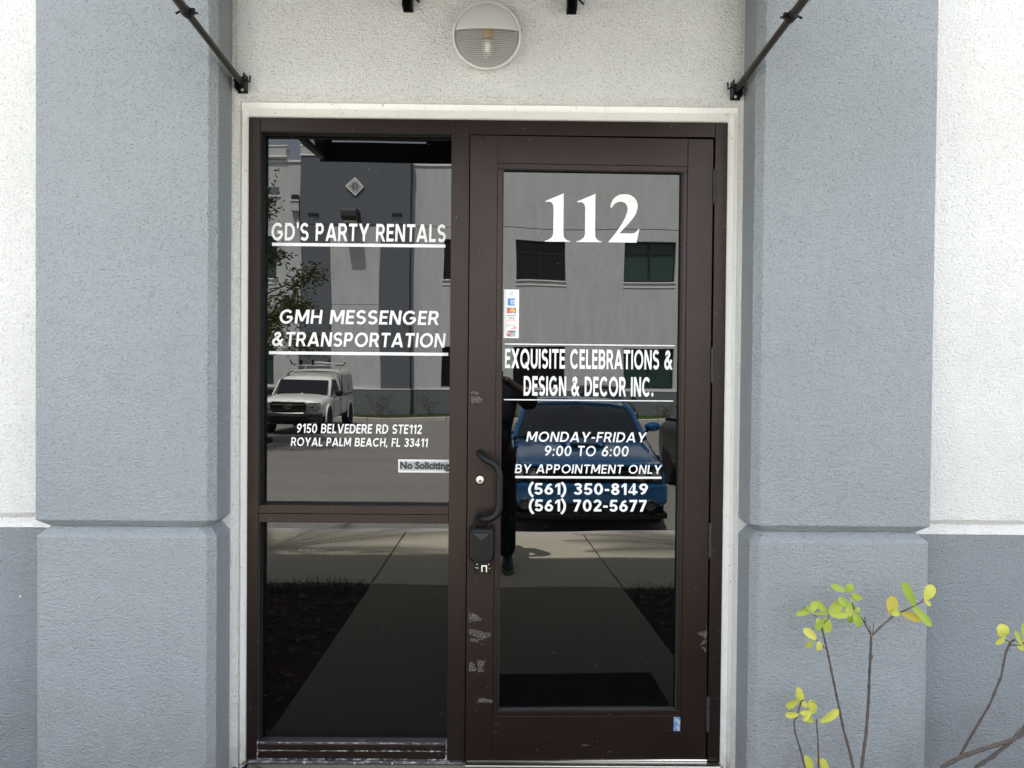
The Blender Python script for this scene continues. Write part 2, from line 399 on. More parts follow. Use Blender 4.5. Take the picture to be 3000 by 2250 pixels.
for sx, n in ((-1, 'a'), (1, 'b')):
    b = MB(); nx, ny = 60, 34
    x0, x1, y0, y1 = 1.006, 7.0, -.02, -2.645
    vs = []
    for j in range(ny+1):
        for i in range(nx+1):
            x = x0+(x1-x0)*i/nx; y = y0+(y1-y0)*j/ny; e = min(1, i*.5, j*.5+.3, (ny-j)*.5)
            vs.append((sx*x, y, SLOPE*y-.022+e*random.uniform(-.006,.026)))
    fs = [(j*(nx+1)+i, j*(nx+1)+i+1, (j+1)*(nx+1)+i+1, (j+1)*(nx+1)+i) for j in range(ny) for i in range(nx)]
    struct(b.add(vs, fs).build('planting_bed', 'mulch', smooth=True))
# bark chips, fallen leaves and strap-leaved grass in the beds
chips = MB(); lit = MB(); strap = MB()
for i in range(1500):
    sx = random.choice((-1, 1)); x = sx*random.uniform(1.03, 3.2); y = random.uniform(-2.6, -.1); a = random.uniform(0, 6.28); l = random.uniform(.015,.04); w = l*.35; z = SLOPE*y-.005
    c, s_ = math.cos(a), math.sin(a); b = chips
    b.add([(x+c*l-s_*w*q, y+s_*l*1+c*w*q, z+random.uniform(0,.02)) for q in (-1,1)]+[(x-c*l+s_*w*q*-1*-1, y-s_*l+c*w*-q, z+random.uniform(0,.02)) for q in (-1,1)], [(0,1,2,3)])
for i in range(170):
    sx = random.choice((-1, 1)); x = sx*random.uniform(1.05, 2.8); y = random.uniform(-2.5, -.15); a = random.uniform(0, 6.28); l = random.uniform(.025,.045); w = l*.42; z = SLOPE*y+.012
    c, s_ = math.cos(a), math.sin(a); t1 = random.uniform(-.01,.02)
    lit.add([(x-c*l,y-s_*l,z),(x-s_*w,y+c*w,z+.012+t1),(x+c*l,y+s_*l,z+t1),(x+s_*w,y-c*w,z+.004)], [(0,1,2,3)])
stuff(chips.build('bark_chips', 'mulch_chip', fix=False)); stuff(lit.build('leaf_litter', 'litter', fix=False))
for i in range(420):
    sx = random.choice((-1, 1)); x = sx*(1.06+abs(random.gauss(0, .55))); y = -2.56+abs(random.gauss(0,.09)); h = random.uniform(.02,.085); a = random.uniform(0, 6.28); L = random.uniform(.05,.16)
    z = SLOPE*y-.01; c, s_ = math.cos(a), math.sin(a); w = .004
    p = [(x,y,z),(x+c*L*.35,y+s_*L*.35,z+h*.7),(x+c*L*.8,y+s_*L*.8,z+h*.95),(x+c*L*1.3,y+s_*L*1.3,z+h*.7)]
    vs = []; 
    for k, q in enumerate(p): ww = w*(1-k*.28); vs += [(q[0]-s_*ww,q[1]+c*ww,q[2]),(q[0]+s_*ww,q[1]-c*ww,q[2])]
    strap.add(vs, [(0,1,3,2),(2,3,5,4),(4,5,7,6)])
stuff(strap.build('grass', 'blade', fix=False))
bx('doormat', 'mat_rubber', None, -.14, .79, -.87, -.06, -.008, .006)
tag(bpy.data.objects['doormat'], 'black rubber doormat lying on the path at the foot of the door', 'doormat')

# ------------------------------------------------------------------ the building with the door
H = 7.9
bld = thing('commercial_building', 'white and grey stucco commercial building with raised grey pilasters either side of the entrance', 'building', (0,-.06,0))
BO = (0,-.06,0)
def wpart(mb, name, m, **k): return mb.build(name, m, bld, BO, **k)
XL, XR = -1.038, .890                        # opening in the stucco
ZT = 2.587
gy = -.06
for (a, b) in ((-12.0, -1.3), (1.3, 12.0)):
    # upper white wall, profile extruded along x, with the bevelled reveal down to the paint line
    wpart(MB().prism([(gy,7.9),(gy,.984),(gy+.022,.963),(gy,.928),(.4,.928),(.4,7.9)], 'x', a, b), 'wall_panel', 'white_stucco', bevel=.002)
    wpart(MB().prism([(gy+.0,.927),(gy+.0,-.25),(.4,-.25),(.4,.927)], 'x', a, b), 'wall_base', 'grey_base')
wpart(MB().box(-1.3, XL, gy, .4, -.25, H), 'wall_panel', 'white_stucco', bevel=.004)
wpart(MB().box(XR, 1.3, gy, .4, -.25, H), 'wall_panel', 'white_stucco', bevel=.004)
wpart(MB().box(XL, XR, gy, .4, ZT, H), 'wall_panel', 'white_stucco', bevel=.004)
wpart(MB().box(-12, 12, .4, 11, -.25, H), 'wall_core', 'white_stucco')
wpart(MB().box(-12.05, 12.05, -.12, 11.05, H, H+.06), 'roof_edge', 'far_cap')
# moulded surround: chamfered stucco stop, shadow step, smooth painted bead
def surround(name, m, yo, yi, o, i_, zt_o, zt_i, bev=.002):
    (xo0, xo1), (xi0, xi1) = o, i_
    b = MB()
    vs = [(xo0,yo,-.01),(xo0,yo,zt_o),(xo1,yo,zt_o),(xo1,yo,-.01),(xi0,yi,-.01),(xi0,yi,zt_i),(xi1,yi,zt_i),(xi1,yi,-.01)]
    vs2 = [(x,.13,z) for x, y, z in vs]
    b.add(vs+vs2, [(0,1,5,4),(1,2,6,5),(2,3,7,6),(4,5,13,12),(5,6,14,13),(6,7,15,14),(0,8,9,1),(1,9,10,2),(2,10,11,3),(8,12,13,9),(9,13,14,10),(10,14,15,11),(0,4,12,8),(3,11,15,7)])
    return wpart(b, name, m, bevel=bev)
surround('stucco_stop', 'white_stucco', -.0585, -.040, (XL-.001, XR+.001), (XL+.011, XR-.004), ZT+.001, ZT-.020, 0)
surround('surround_step', 'casing', -.024, -.022, (XL+.008, XR-.002), (XL+.019, XR-.022), ZT-.012, ZT-.050, 0)
surround('surround_bead', 'casing', -.038, -.012, (XL+.019, XR-.021), (XL+.030, XR-.036), ZT-.046, ZT-.070, .003)
def pilaster(x0, x1, yf, side):
    def ring(z, i, co):
        cl, cr = (co, .027) if side < 0 else (.027, co)
        a, b_, y = x0+i, x1-i, yf+i
        return [(a, -.055, z), (a, y+cl, z), (a+cl, y, z), (b_-cr, y, z), (b_, y+cr, z), (b_, -.055, z)]
    g = .034
    lo = MB().loft([ring(-.25, 0, .016), ring(.928, 0, .016), ring(.9615, g, .016)])
    up = MB().loft([ring(.9620, g, .005), ring(.989, 0, .005), ring(H, 0, .005)])
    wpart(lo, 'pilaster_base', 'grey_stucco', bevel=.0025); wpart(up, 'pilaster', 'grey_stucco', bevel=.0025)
pilaster(-1.699, -1.052, -.222, -1)
pilaster(.897, 1.550, -.222, 1)
# ------------------------------------------------------------------ storefront frame with the side panes
fr = thing('storefront_frame', 'dark bronze aluminium storefront frame with two fixed panes left of the door', 'window frame', (-.08,0,0))
FO = (-.08,0,0)
def fp(name, m, *b, bevel=.0015, label=None): return bx(name, m, fr, *b, bevel=bevel, origin=FO, label=label)
fp('jamb', 'bronze', -1.02,-.9645, 0,.125, .012,2.5285)
fp('jamb', 'bronze', .806,.860, 0,.125, .012,2.5285)
fp('mullion', 'bronze', -.2215,-.1510, -.001,.125, .010,2.530)
fp('head', 'bronze', -.9635,-.2225, 0,.125, 2.4655,2.5275)
fp('head', 'bronze', -.1500,.8050, 0,.125, 2.4610,2.5275)
fp('middle_rail', 'bronze', -.9635,-.2225, .0006,.125, .9780,1.0110)
fp('middle_rail', 'bronze', -.9635,-.2225, 0,.124, .9430,.9770)
st = MB().prism([(.000,.0800),(.003,.0815),(.053,.0760),(.053,.052),(.000,.0495)], 'x', -.9635, -.2225)
st.build('bottom_rail', 'sill_metal', fr, FO, bevel=.001)
fp('bottom_rail', 'bronze', -.9615,-.2245, -.003,.1, .0490,.0770, bevel=.006)
fp('bottom_rail', 'bronze', -.9635,-.2225, -.002,.1, .0150,.0465)
# slim inner stops and gaskets, plus black linings that paint the recess shade
fp('stop_and_shade_lining', 'gasket', -.9642,-.9605, .004,.0490, 1.012,2.4625, bevel=0)  # black lining: dark reflection on the jamb's inner side, painted as colour
fp('stop_and_shade_lining', 'gasket', -.9635,-.2225, .004,.0490, 2.4625,2.4653, bevel=0)  # black lining: shade under the head, painted as colour
fp('stop_and_shade_lining', 'bronze', -.9600,-.2228, .030,.034, 2.4605,2.4624, bevel=0)
fp('stop_and_shade_lining', 'gasket', -.9604,-.9590, .040,.0490, 1.0115,2.4600, bevel=0)
fp('stop_and_shade_lining', 'gasket', -.9604,-.2225, .044,.0490, 1.0115,1.0135, bevel=0)
fp('stop_and_shade_lining', 'gasket', -.9642,-.9590, .004,.0490, .0830,.9425, bevel=0)  # same painted darkness on the jamb beside the lower pane
for (z0, z1) in ((1.0112, 2.4622), (.0620, .9426)):
    bx('glass_pane', 'glass', fr, -.9603,-.2228, .0495,.056, z0, z1, origin=FO)
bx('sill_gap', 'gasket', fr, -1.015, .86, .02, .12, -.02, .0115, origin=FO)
for i, (z, y) in enumerate(((.0782, -.0032), (.0478, -.0036), (.0150, -.0045))):
    b = MB(); n = 120
    for k in range(n):
        xa = -.9635+.741*k/n; xb = -.9635+.741*(k+1)/n; h = .0014+.0012*abs(math.sin(k*.5)*math.sin(k*.17+i))+.0006*random.random()
        b.box(xa, xb, y-.0004, y+.002, z-h, z+h*.8)
    stuff(b.build('lime_crust', 'deposit', fr, FO, fix=False))
b = MB().box(-.965,-.9595,-.0042,0,.008,.092).box(-.2265,-.2205,-.0042,0,.008,.092)
stuff(b.build('lime_crust', 'deposit', fr, FO))
fp('foot_strip', 'sill_metal', -1.000,-.160, -.018,.02, -.004,.0125, bevel=.003)
stuff(bx('lime_crust', 'deposit', fr, -1.000,-.160, -.0185,-.010, .006,.0132, origin=FO))
for x in (-.775, -.578, -.432): MB().lathe([(.004,0),(.004,-.003),(.002,-.004)], (x,-.018,.006), n=10).build('screw', 'steel', fr, FO)
# interior darkness behind the panes
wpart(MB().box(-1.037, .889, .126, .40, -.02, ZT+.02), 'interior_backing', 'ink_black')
# ------------------------------------------------------------------ glass door (leaf stands a hair ajar on its right-hand hinges)
XH, AJ = .800, .0213
door = thing('entrance_door', 'dark bronze framed glass entrance door numbered 112, slightly ajar on its hinges', 'door', (XH,0,0), AJ)
def dp(name, m, u0, u1, w0, w1, z0, z1, bevel=.0015, label=None): return bx(name, m, door, u0, u1, w0, w1, z0, z1, bevel=bevel, label=label)
dp('stile', 'bronze_door', -.9475,-.8416, 0,.045, .0190,2.4530)
dp('stile', 'bronze_door', -.1008,-.0010, 0,.045, .0190,2.4530)
dp('top_rail', 'bronze_door', -.8410,-.1014, -.0004,.045, 2.3465,2.4530)
dp('bottom_rail', 'bronze_door', -.8410,-.1014, -.0004,.045, .0190,.1940)
dp('glazing_bead', 'bronze_door', -.8410,-.1014, .0010,.0220, 2.3250,2.3460)
dp('glazing_bead', 'bronze_door', -.8410,-.1014, .0010,.0220, .1948,.2140)
dp('glazing_bead', 'bronze_door', -.8410,-.8210, .0015,.0220, .2145,2.3245)
dp('glazing_bead', 'bronze_door', -.1180,-.1014, .0015,.0220, .2145,2.3245)
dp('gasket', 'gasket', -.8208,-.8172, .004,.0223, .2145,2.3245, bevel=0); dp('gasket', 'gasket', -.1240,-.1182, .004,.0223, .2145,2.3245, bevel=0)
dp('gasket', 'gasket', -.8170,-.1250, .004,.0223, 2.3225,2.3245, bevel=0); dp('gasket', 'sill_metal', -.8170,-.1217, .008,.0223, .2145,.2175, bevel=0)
dp('glass_pane', 'glass', -.8172,-.1215, .0225,.0285, .2150,2.3240, bevel=0)
for z0, z1 in ((2.205,2.334),(1.510,1.640),(.822,.955),(.139,.270)):
    h = MB().lathe([(.0068,z0),(.0068,z0+(z1-z0)*.33)], (.0042,-.0045,0), 'z', 14).lathe([(.0068,z0+(z1-z0)*.345),(.0068,z0+(z1-z0)*.66)], (.0042,-.0045,0), 'z', 14).lathe([(.0068,z0+(z1-z0)*.675),(.0068,z1)], (.0042,-.0045,0), 'z', 14).lathe([(.0045,z0-.006),(.0045,z0+.002)], (.0042,-.0045,0), 'z', 10)
    h.build('hinge', 'grey_plastic', door, smooth=True)
def bez(p0, p1, p2, n):
    return [tuple((1-t)**2*a+2*t*(1-t)*b+t*t*c for a, b, c in zip(p0,p1,p2)) for t in [i/n for i in range(n+1)]]
hp = [(-.900,.000,1.2235)]+bez((-.9000,-.022,1.2235),(-.8900,-.062,1.2110),(-.8600,-.063,1.1950),6)+bez((-.8520,-.063,1.1910),(-.8255,-.063,1.1750),(-.8250,-.063,1.1360),8)+bez((-.8250,-.063,1.0260),(-.8255,-.063,.9900),(-.8600,-.063,.9800),8)+bez((-.8660,-.063,.9785),(-.8880,-.060,.9730),(-.8970,-.022,.9730),6)+[(-.8970,0,.9730)]
MB().tube(hp, .0134, 16).build('pull_handle', 'black_plastic', door, smooth=True)
lk = MB().lathe([(.0205,0),(.0205,-.004),(.0165,-.008),(.0155,-.006)], (-.8995,0,1.1198), n=36).build('lock_collar', 'bronze_door', door, smooth=True)
MB().lathe([(.0150,-.0040),(.0150,-.0088),(.0140,-.0095)], (-.8995,0,1.1198), n=36).build('lock_face', 'brass_face', lk, smooth=True)
MB().lathe([(.0060,-.0090),(.0060,-.0105)], (-.8985,0,1.1150), n=20).box(-.8990,-.8980,-.0109,-.0100,1.1110,1.1165).build('keyway', 'keyway', lk, smooth=True)
def scuff(pts, par, y):
    b = MB(); cx = sum(p[0] for p in pts)/len(pts); cz = sum(p[1] for p in pts)/len(pts)
    b.add([(cx, y, cz)]+[(p[0], y, p[1]) for p in pts], [(0, i+1, (i+1)%len(pts)+1) for i in range(len(pts))])
    return b.build('adhesive_residue', 'residue', par, fix=False)
scuff([(-.9385,.612),(-.932,.596),(-.926,.575),(-.929,.562),(-.9375,.561)], door, -.0006)
scuff([(-.932,.602),(-.905,.590),(-.889,.576),(-.893,.569),(-.925,.568)], door, -.0009)
scuff([(-.938,.5365),(-.905,.532),(-.880,.524),(-.853,.521),(-.850,.512),(-.872,.500),(-.893,.492),(-.900,.497),(-.915,.508),(-.938,.516)], door, -.0006)
scuff([(-.931,.500),(-.905,.497),(-.897,.483),(-.933,.489)], door, -.0009)
scuff([(-.9375,.402),(-.926,.410),(-.915,.398),(-.905,.374),(-.936,.368)], door, -.0006)
scuff([(-.905,.413),(-.868,.415),(-.875,.398),(-.892,.380),(-.876,.3695),(-.900,.3675)], door, -.0008)
scuff([(-.9385,1.463),(-.915,1.462),(-.907,1.457),(-.907,1.450),(-.9385,1.452)], door, -.0006)
scuff([(-.938,1.445),(-.905,1.442),(-.890,1.432),(-.900,1.420),(-.933,1.416)], door, -.0008)
scuff([(-.048,.519),(-.020,.527),(-.0022,.532),(-.0022,.512),(-.006,.500)], door, -.0006)
scuff([(-.033,.470),(-.012,.495),(-.0025,.492),(-.0025,.482)], door, -.0006)
scuff([(-.028,.470),(-.006,.460),(-.002,.438),(-.012,.450)], door, -.0008)
scuff([(-.900,.262),(-.880,.270),(-.866,.262),(-.8425,.258),(-.8425,.246),(-.880,.250),(-.905,.245)], door, -.0006)
ps = bx('barcode_sticker', 'steel', door, -.1302,-.1045, -.0012,-.0005, .1330,.1885, label='small worn silver and blue label on the bottom rail')
pm = mat('worn_blue_label', (.45,.48,.5), .35); t = NT(pm); t.color(t.mix(t.rng(t.noise(60,3,.6), .48, .56, 0, 1), (.10,.25,.55), (.45,.47,.48))); ps.data.materials.clear(); ps.data.materials.append(pm)
# sweep and threshold
th = thing('threshold', 'bright aluminium threshold strip under the door', 'threshold', (.33,-.01,0))
bx('threshold_plate', 'steel', th, -.148,.852, -.035,.05, .0005,.0085, bevel=.003, origin=(.33,-.01,0))
bx('threshold_ridge', 'chrome', th, -.140,.806, .004,.020, .009,.0165, bevel=.002, origin=(.33,-.01,0))

# ------------------------------------------------------------------ lettering: uniform-stroke capitals built as thin vinyl
def arc(cx, cy, rx, ry, a0, a1, n=14): return [(cx+rx*math.cos(R(a0+(a1-a0)*i/n)), cy+ry*math.sin(R(a0+(a1-a0)*i/n))) for i in range(n+1)]
def glyph(ch, w):
    """-> (advance width, strokes, polygons) in cap-height units; w = stroke weight"""
    h = w/2; T = 1-h; B = h; St, Pg = [], []
    def line(*p): St.append((list(p), False))
    def loop(p): St.append((p, True))
    def diag(x0, x1, y0=0, y1=1, k=1.12): q = w*k/2; Pg.append([(x0-q,y0),(x0+q,y0),(x1+q,y1),(x1-q,y1)])
    W = .6
    if ch in 'GC':
        W = .92 if ch == 'G' else .86; cx = .46; rx = .46-h; ry = .51-h
        if ch == 'G': St.append((arc(cx, .5, rx, ry, 42, 352, 30), False)); line((cx+.02,.47),(W-h+.005,.47))
        else: St.append((arc(cx, .5, rx, ry, 42, 318, 28), False))
    elif ch in 'OQ':
        W = .96; loop(arc(.48, .5, .48-h, .51-h, 0, 360, 36)[:-1])
        if ch == 'Q': Pg.append([(.50,.26),(.62,.34),(.94,-.06),(.78,-.10)])
    elif ch == 'D': W = .78; St.append(([(h,B),(h,T),(.34,T)]+arc(.34,.5,.44-h,.5-h,88,-88,18)+[(.34,B)], True))
    elif ch == 'S':
        W = .66; r = (1.02-w)/4; cx = .33; rx = .33-h
        St.append((arc(cx, 1.01-h-r, rx, r, 28, 270, 18)+arc(cx, -.01+h+r, rx, r, 90, -152, 18)[1:], False))
    elif ch in 'PRB':
        W = {'P':.66,'R':.70,'B':.70}[ch]; m = .46 if ch != 'B' else .52
        line((h,0),(h,1)); ry = (T-m)/2; St.append(([(w*.9,T),(.38,T)]+arc(.38,(T+m)/2,W-.04-h-.38,ry,88,-88,12)+[(.38,m),(w*.9,m)], False))
        if ch == 'R': diag(W-.07, .36, 0, .5)
        if ch == 'B': St.append(([(.40,m),]+arc(.40,(m+B)/2,W-h-.40,(m-B)/2,88,-88,12)+[(.40,B),(w*.9,B)], False))
    elif ch == 'A': W = .86; diag(h*1.0, .43-.012); diag(W-h, .43+.012); line((.2,.27),(.66,.27))
    elif ch == 'V': W = .84; diag(.42-.01, h); diag(.42+.01, W-h)
    elif ch == 'Y': W = .80; diag(.40, h*1.05, .36, 1, 1.2); diag(.40, W-h*1.05, .36, 1, 1.2); line((.40,0),(.40,.5))
    elif ch == 'T': W = .66; line((0,T),(W,T)); line((W/2,0),(W/2,T))
    elif ch == 'E': W = .56; line((h,0),(h,1)); line((w*.9,T),(W,T)); line((w*.9,B),(W,B)); line((w*.9,.515),(W-.04,.515))
    elif ch == 'F': W = .54; line((h,0),(h,1)); line((w*.9,T),(W,T)); line((w*.9,.50),(W-.05,.50))
    elif ch == 'L': W = .52; line((h,0),(h,1)); line((w*.9,B),(W,B))
    elif ch == 'I': W = w; line((h,0),(h,1))
    elif ch == 'H': W = .74; line((h,0),(h,1)); line((W-h,0),(W-h,1)); line((w*.9,.51),(W-w*.9,.51))
    elif ch == 'N': W = .76; line((h,0),(h,1)); line((W-h,0),(W-h,1)); Pg.append([(0.02,1),(w*1.22,1),(W-.02,0),(W-w*1.22,0)])
    elif ch == 'M': W = .94; line((h,0),(h,1)); line((W-h,0),(W-h,1)); q = w*.62; Pg.append([(.02,1),(.02+2*q,1),(W/2+q*.75,.17),(W/2-q*.75,.17)]); Pg.append([(W-.02,1),(W-.02-2*q,1),(W/2-q*.75,.17),(W/2+q*.75,.17)])
    elif ch == 'U': W = .72; St.append(([(h,1),(h,.36)]+arc(.36,.36,.36-h,.37-h,180,360,16)+[(W-h,1)], False))
    elif ch == 'X': W = .80; diag(h*1.15, W-h*1.15, 0, 1, 1.3); diag(W-h*1.15, h*1.15, 0, 1, 1.3)
    elif ch == 'K': W = .7; line((h,0),(h,1)); diag(.25,.6,.4,1); diag(.62,.3,0,.55)
    elif ch == '&':
        W = .86
        diag(W-.10, .27, 0, .66, 1.25)
        St.append((arc(.37,.79,.165,.20-h+.01,205,-42,16)+[(.27,.53)], False))
        St.append(([(.40,.60)]+arc(.32,.29,.32-h,.30-h,112,318,18)+[(.76,.50)], False))
    elif ch == '0': W = .66; loop(arc(.33, .5, .33-h, .51-h, 0, 360, 32)[:-1])
    elif ch == '1': W = .40; line((.40-h,0),(.40-h,1)); Pg.append([(.40-w,1),(.40-w,1-w*1.25),(.02,1-w*2.1),(.02,1-w*1.0)])
    elif ch == '2': W = .62; St.append((arc(.31,.70,.31-h,.31-h,168,-18,16)+[(.12,B+.01),(.12,B)], False)); line((.05,B),(W,B))
    elif ch == '3': W = .62; St.append((arc(.30,.745,.30-h,.265-h,158,-88,16)+[(.22,.53)], False)); St.append((arc(.30,.285,.32-h,.295-h,92,-160,16), False))
    elif ch == '4': W = .68; line((.52-h,0),(.52-h,1)); line((0.02,.24),(W,.24)); Pg.append([(.0,.17),(.0,.32),(.40,1),(.52-h,1),(.52-h,.93)])
    elif ch == '5': W = .62; line((.12,T),(W-.03,T)); St.append(([(.16,1-w*.5),(.12,.50)]+arc(.30,.31,.32-h,.32-h,128,-158,20), False))
    elif ch == '6': W = .64; loop(arc(.32,.31,.32-h,.32-h,0,360,26)[:-1]); St.append(([(.50,T+.01)]+[(.28,.78)]+arc(.32,.31,.32-h,.36-h,140,180,5), False))
    elif ch == '9': W = .64; loop(arc(.32,.69,.32-h,.32-h,0,360,26)[:-1]); St.append(([(.14,B-.01)]+[(.36,.22)]+arc(.32,.69,.32-h,.36-h,-40,0,5), False))
    elif ch == '7': W = .60; line((0,T),(W-.02,T)); diag(.17, W-h-.02, 0, 1-w*.6)
    elif ch == '8': W = .62; loop(arc(.31,.745,.28-h,.265-h,0,360,22)[:-1]); loop(arc(.31,.275,.31-h,.285-h,0,360,24)[:-1])
    elif ch == ',': W = w*1.1; Pg.append([(.02,w*1.05),(w*1.15,w*1.05),(w*.75,-w*.8),(-.01,-w*.8)])
    elif ch == '.': W = w*1.15; Pg.append(arc(w*.57,w*.57,w*.6,w*.6,0,360,14)[:-1])
    elif ch == ':': W = w*1.2; Pg.append(arc(w*.57,w*.57,w*.58,w*.58,0,360,14)[:-1]); Pg.append(arc(w*.57,.62,w*.58,w*.58,0,360,14)[:-1])
    elif ch == "'": W = w; Pg.append([(0,1.02),(w,1.02),(w*.8,.70),(w*.2,.70)])
    elif ch == '-': W = .34; line((0,.42),(.34,.42))
    elif ch == '(': W = .30; St.append((arc(.80,.43,.72,.82,129,231,14), False))
    elif ch == ')': W = .30; St.append((arc(-.50,.43,.72,.82,51,-51,14), False))
    elif ch == ' ': W = .30
    return W, St, Pg
def stroke_mesh(b, pts, closed, w, y):
    n = len(pts); P = [Vector(p) for p in pts]; L, Rr = [], []
    for i in range(n):
        if closed: a, c = P[i-1], P[(i+1)%n]
        else: a, c = P[max(i-1,0)], P[min(i+1,n-1)]
        d1 = (P[i]-a); d2 = (c-P[i])
        d1 = d1.normalized() if d1.length > 1e-7 else d2.normalized(); d2 = d2.normalized() if d2.length > 1e-7 else d1
        n1 = Vector((-d1.y, d1.x)); n2 = Vector((-d2.y, d2.x)); m = n1+n2
        if m.length < 1e-6: m = n1.copy()
        m.normalize(); k = 1/max(.45, m.dot(n1)); L.append(P[i]+m*w/2*k); Rr.append(P[i]-m*w/2*k)
    vs = [(p.x, y, p.y) for p in L]+[(p.x, y, p.y) for p in Rr]
    b.add(vs, [(i, (i+1)%n, n+(i+1)%n, n+i) for i in range(n if closed else n-1)])
def textline(s, x0, x1, z0, z1, y, par, origin=(0,0,0), w=.165, gap=.13, shear=0, m='vinyl', name='lettering', dx=1.0, label=None):
    b = MB(); cx = 0; e = 0
    for ch in s:
        W, St, Pg = glyph(ch, w)
        for pts, cl in St:
            stroke_mesh(b, [(cx+p[0]*dx, p[1]) for p in pts], cl, w, -e*1e-5); e += 1
        for pg in Pg:
            n = len(pg); b.add([(cx+p[0]*dx, -e*1e-5, p[1]) for p in pg], [tuple(range(n))]); e += 1
        cx += W*dx+gap; e = e % 9
    b.v = [(v[0]+shear*v[2], v[1], v[2]) for v in b.v]
    tot = cx-gap+shear*0
    sx = (x1-x0)/(tot+shear); sz = z1-z0
    b.v = [(x0+v[0]*sx, y+v[1], z0+v[2]*sz) for v in b.v]
    o = b.build(name, m, par, origin, fix=False)
    if label: o['label'] = label
    return o
YG = .0990
def tl(s, x0, x1, z0, z1, **k): return textline(s, x0, x1, z0, z1, YG, fr, FO, label='white vinyl words ' + s, **k)
tl("GD'S PARTY RENTALS", -.9493,-.2480, 2.0592,2.1298, w=.17, shear=.04)
bx('underline', 'vinyl', fr, -.9462,-.2502, YG-.0004, YG, 2.0370,2.0498, origin=FO)
tl('GMH MESSENGER', -.9168,-.2712, 1.7258,1.7820, w=.17, shear=.10)
tl('&TRANSPORTATION', -.9458,-.2458, 1.6350,1.6923, w=.17, shear=.10)
bx('underline', 'vinyl', fr, -.9564,-.2356, YG-.0004, YG, 1.6017,1.6141, origin=FO)
tl('9150 BELVEDERE RD STE112', -.8445,-.3380, 1.2857,1.3232, w=.17, shear=.10)
tl('ROYAL PALM BEACH, FL 33411', -.8668,-.3141, 1.2333,1.2677, w=.17, shear=.10)
def bftext(s, x0, x1, z0, z1, y, par, origin, off, m, name='lettering', label=None):
    cu = bpy.data.curves.new('txt', 'FONT'); cu.body = s; cu.offset = off; cu.resolution_u = 3
    tmp = bpy.data.objects.new('txt', cu); COL.objects.link(tmp)
    dg = bpy.context.evaluated_depsgraph_get(); me = bpy.data.meshes.new_from_object(tmp.evaluated_get(dg))
    xs = [v.co.x for v in me.vertices]; ys = [v.co.y for v in me.vertices]; a0, a1, b0, b1 = min(xs), max(xs), min(ys), max(ys)
    b = MB().add([(x0+(v.co.x-a0)/(a1-a0)*(x1-x0), y, z0+(v.co.y-b0)/(b1-b0)*(z1-z0)) for v in me.vertices], [tuple(p.vertices) for p in me.polygons])
    bpy.data.objects.remove(tmp); bpy.data.curves.remove(cu); bpy.data.meshes.remove(me)
    o = b.build(name, m, par, origin, fix=False)
    if label: o['label'] = label
    return o
ns = mat('clear_backed_sticker', (.75,.76,.78), .4); t = NT(ns); 
gx = t.n('ShaderNodeSeparateXYZ'); t.l(t.tc.outputs['Generated'], gx.inputs[0])
ex_ = t.math('MULTIPLY', t.math('ABSOLUTE', t.math('SUBTRACT', gx.outputs[0], .5)), 2); ez_ = t.math('MULTIPLY', t.math('ABSOLUTE', t.math('SUBTRACT', gx.outputs[2], .5)), 2)
edge = t.math('MAXIMUM', t.rng(ex_, .86, .99, 0, 1), t.rng(ez_, .45, .95, 0, 1))
t.color(t.mix(edge, (.30,.305,.315), (.75,.77,.79)))
stk = bx('notice_sticker', ns, fr, -.4333,-.2228, YG-.0008, YG-.0001, 1.1300,1.1825, origin=FO, label='pale strip reading No Soliciting in black')
bftext('No Soliciting', -.4262,-.2262, 1.1345,1.1745, YG-.0012, stk, FO, .042, 'ink_black')
YD = .0448
def td(s, x0, x1, z0, z1, **k): return textline(s, x0, x1, z0, z1, YD, door, label='white vinyl words ' + s, **k)
def dl(x0, x1, z0, z1): bx('underline', 'vinyl', door, x0, x1, YD-.0004, YD, z0, z1)
# big serif numerals: outlines drawn on an 847-unit wide field
one = [(683,662),(832,597),(832,920),(835,950),(848,970),(868,982),(885,985),(885,992),(683,992),(683,985),(702,982),(722,970),(740,955),(750,930),(750,712),(745,690),(734,674),(716,666),(690,670)]
two = [(1211,706),(1216,675),(1232,640),(1258,614),(1290,600),(1332,596),(1372,602),(1402,620),(1423,648),(1433,685),(1430,722),(1418,756),(1396,792),(1360,836),(1286,916),(1385,916),(1405,913),(1420,906),(1432,893),(1438,878),(1448,880),(1427,991),(1200,991),(1200,985),(1255,915),(1300,850),(1330,795),(1347,745),(1352,715),(1347,690),(1333,670),(1312,660),(1290,658),(1268,662),(1248,674),(1232,692),(1223,708)]
nb = MB()
kx = (.6532-.2800)/(1448-683)
for poly, ddx in ((one, 0), (one, 257), (two, 0)):
    import mathutils
    pts = [Vector((p[0]+ddx, p[1], 0)) for p in poly]
    tri = mathutils.geometry.tessellate_polygon([pts])
    nb.add([(-.6532+(p.x-683)*kx, YD, 2.2450-(p.y-596)*(2.2450-2.0545)/395) for p in pts], tri)
nb.build('lettering', 'vinyl', door, fix=False, label='large white serif numerals 112')
dl(-.8081,-.1344, 1.6470,1.6515)
td('EXQUISITE CELEBRATIONS &', -.8064,-.1418, 1.5541,1.6310, w=.185, gap=.12)
td('DESIGN & DECOR INC.', -.7313,-.2166, 1.4465,1.5235, w=.185, gap=.12)
dl(-.8089,-.1372, 1.4278,1.4320)
td('MONDAY-FRIDAY', -.7200,-.2396, 1.2648,1.3043, w=.16, gap=.15, shear=.16)
td('9:00 TO 6:00', -.6480,-.3108, 1.2087,1.2492, w=.155, gap=.15, shear=.10)
td('BY APPOINTMENT ONLY', -.7634,-.1780, 1.1400,1.1752, w=.16, gap=.15, shear=.12)
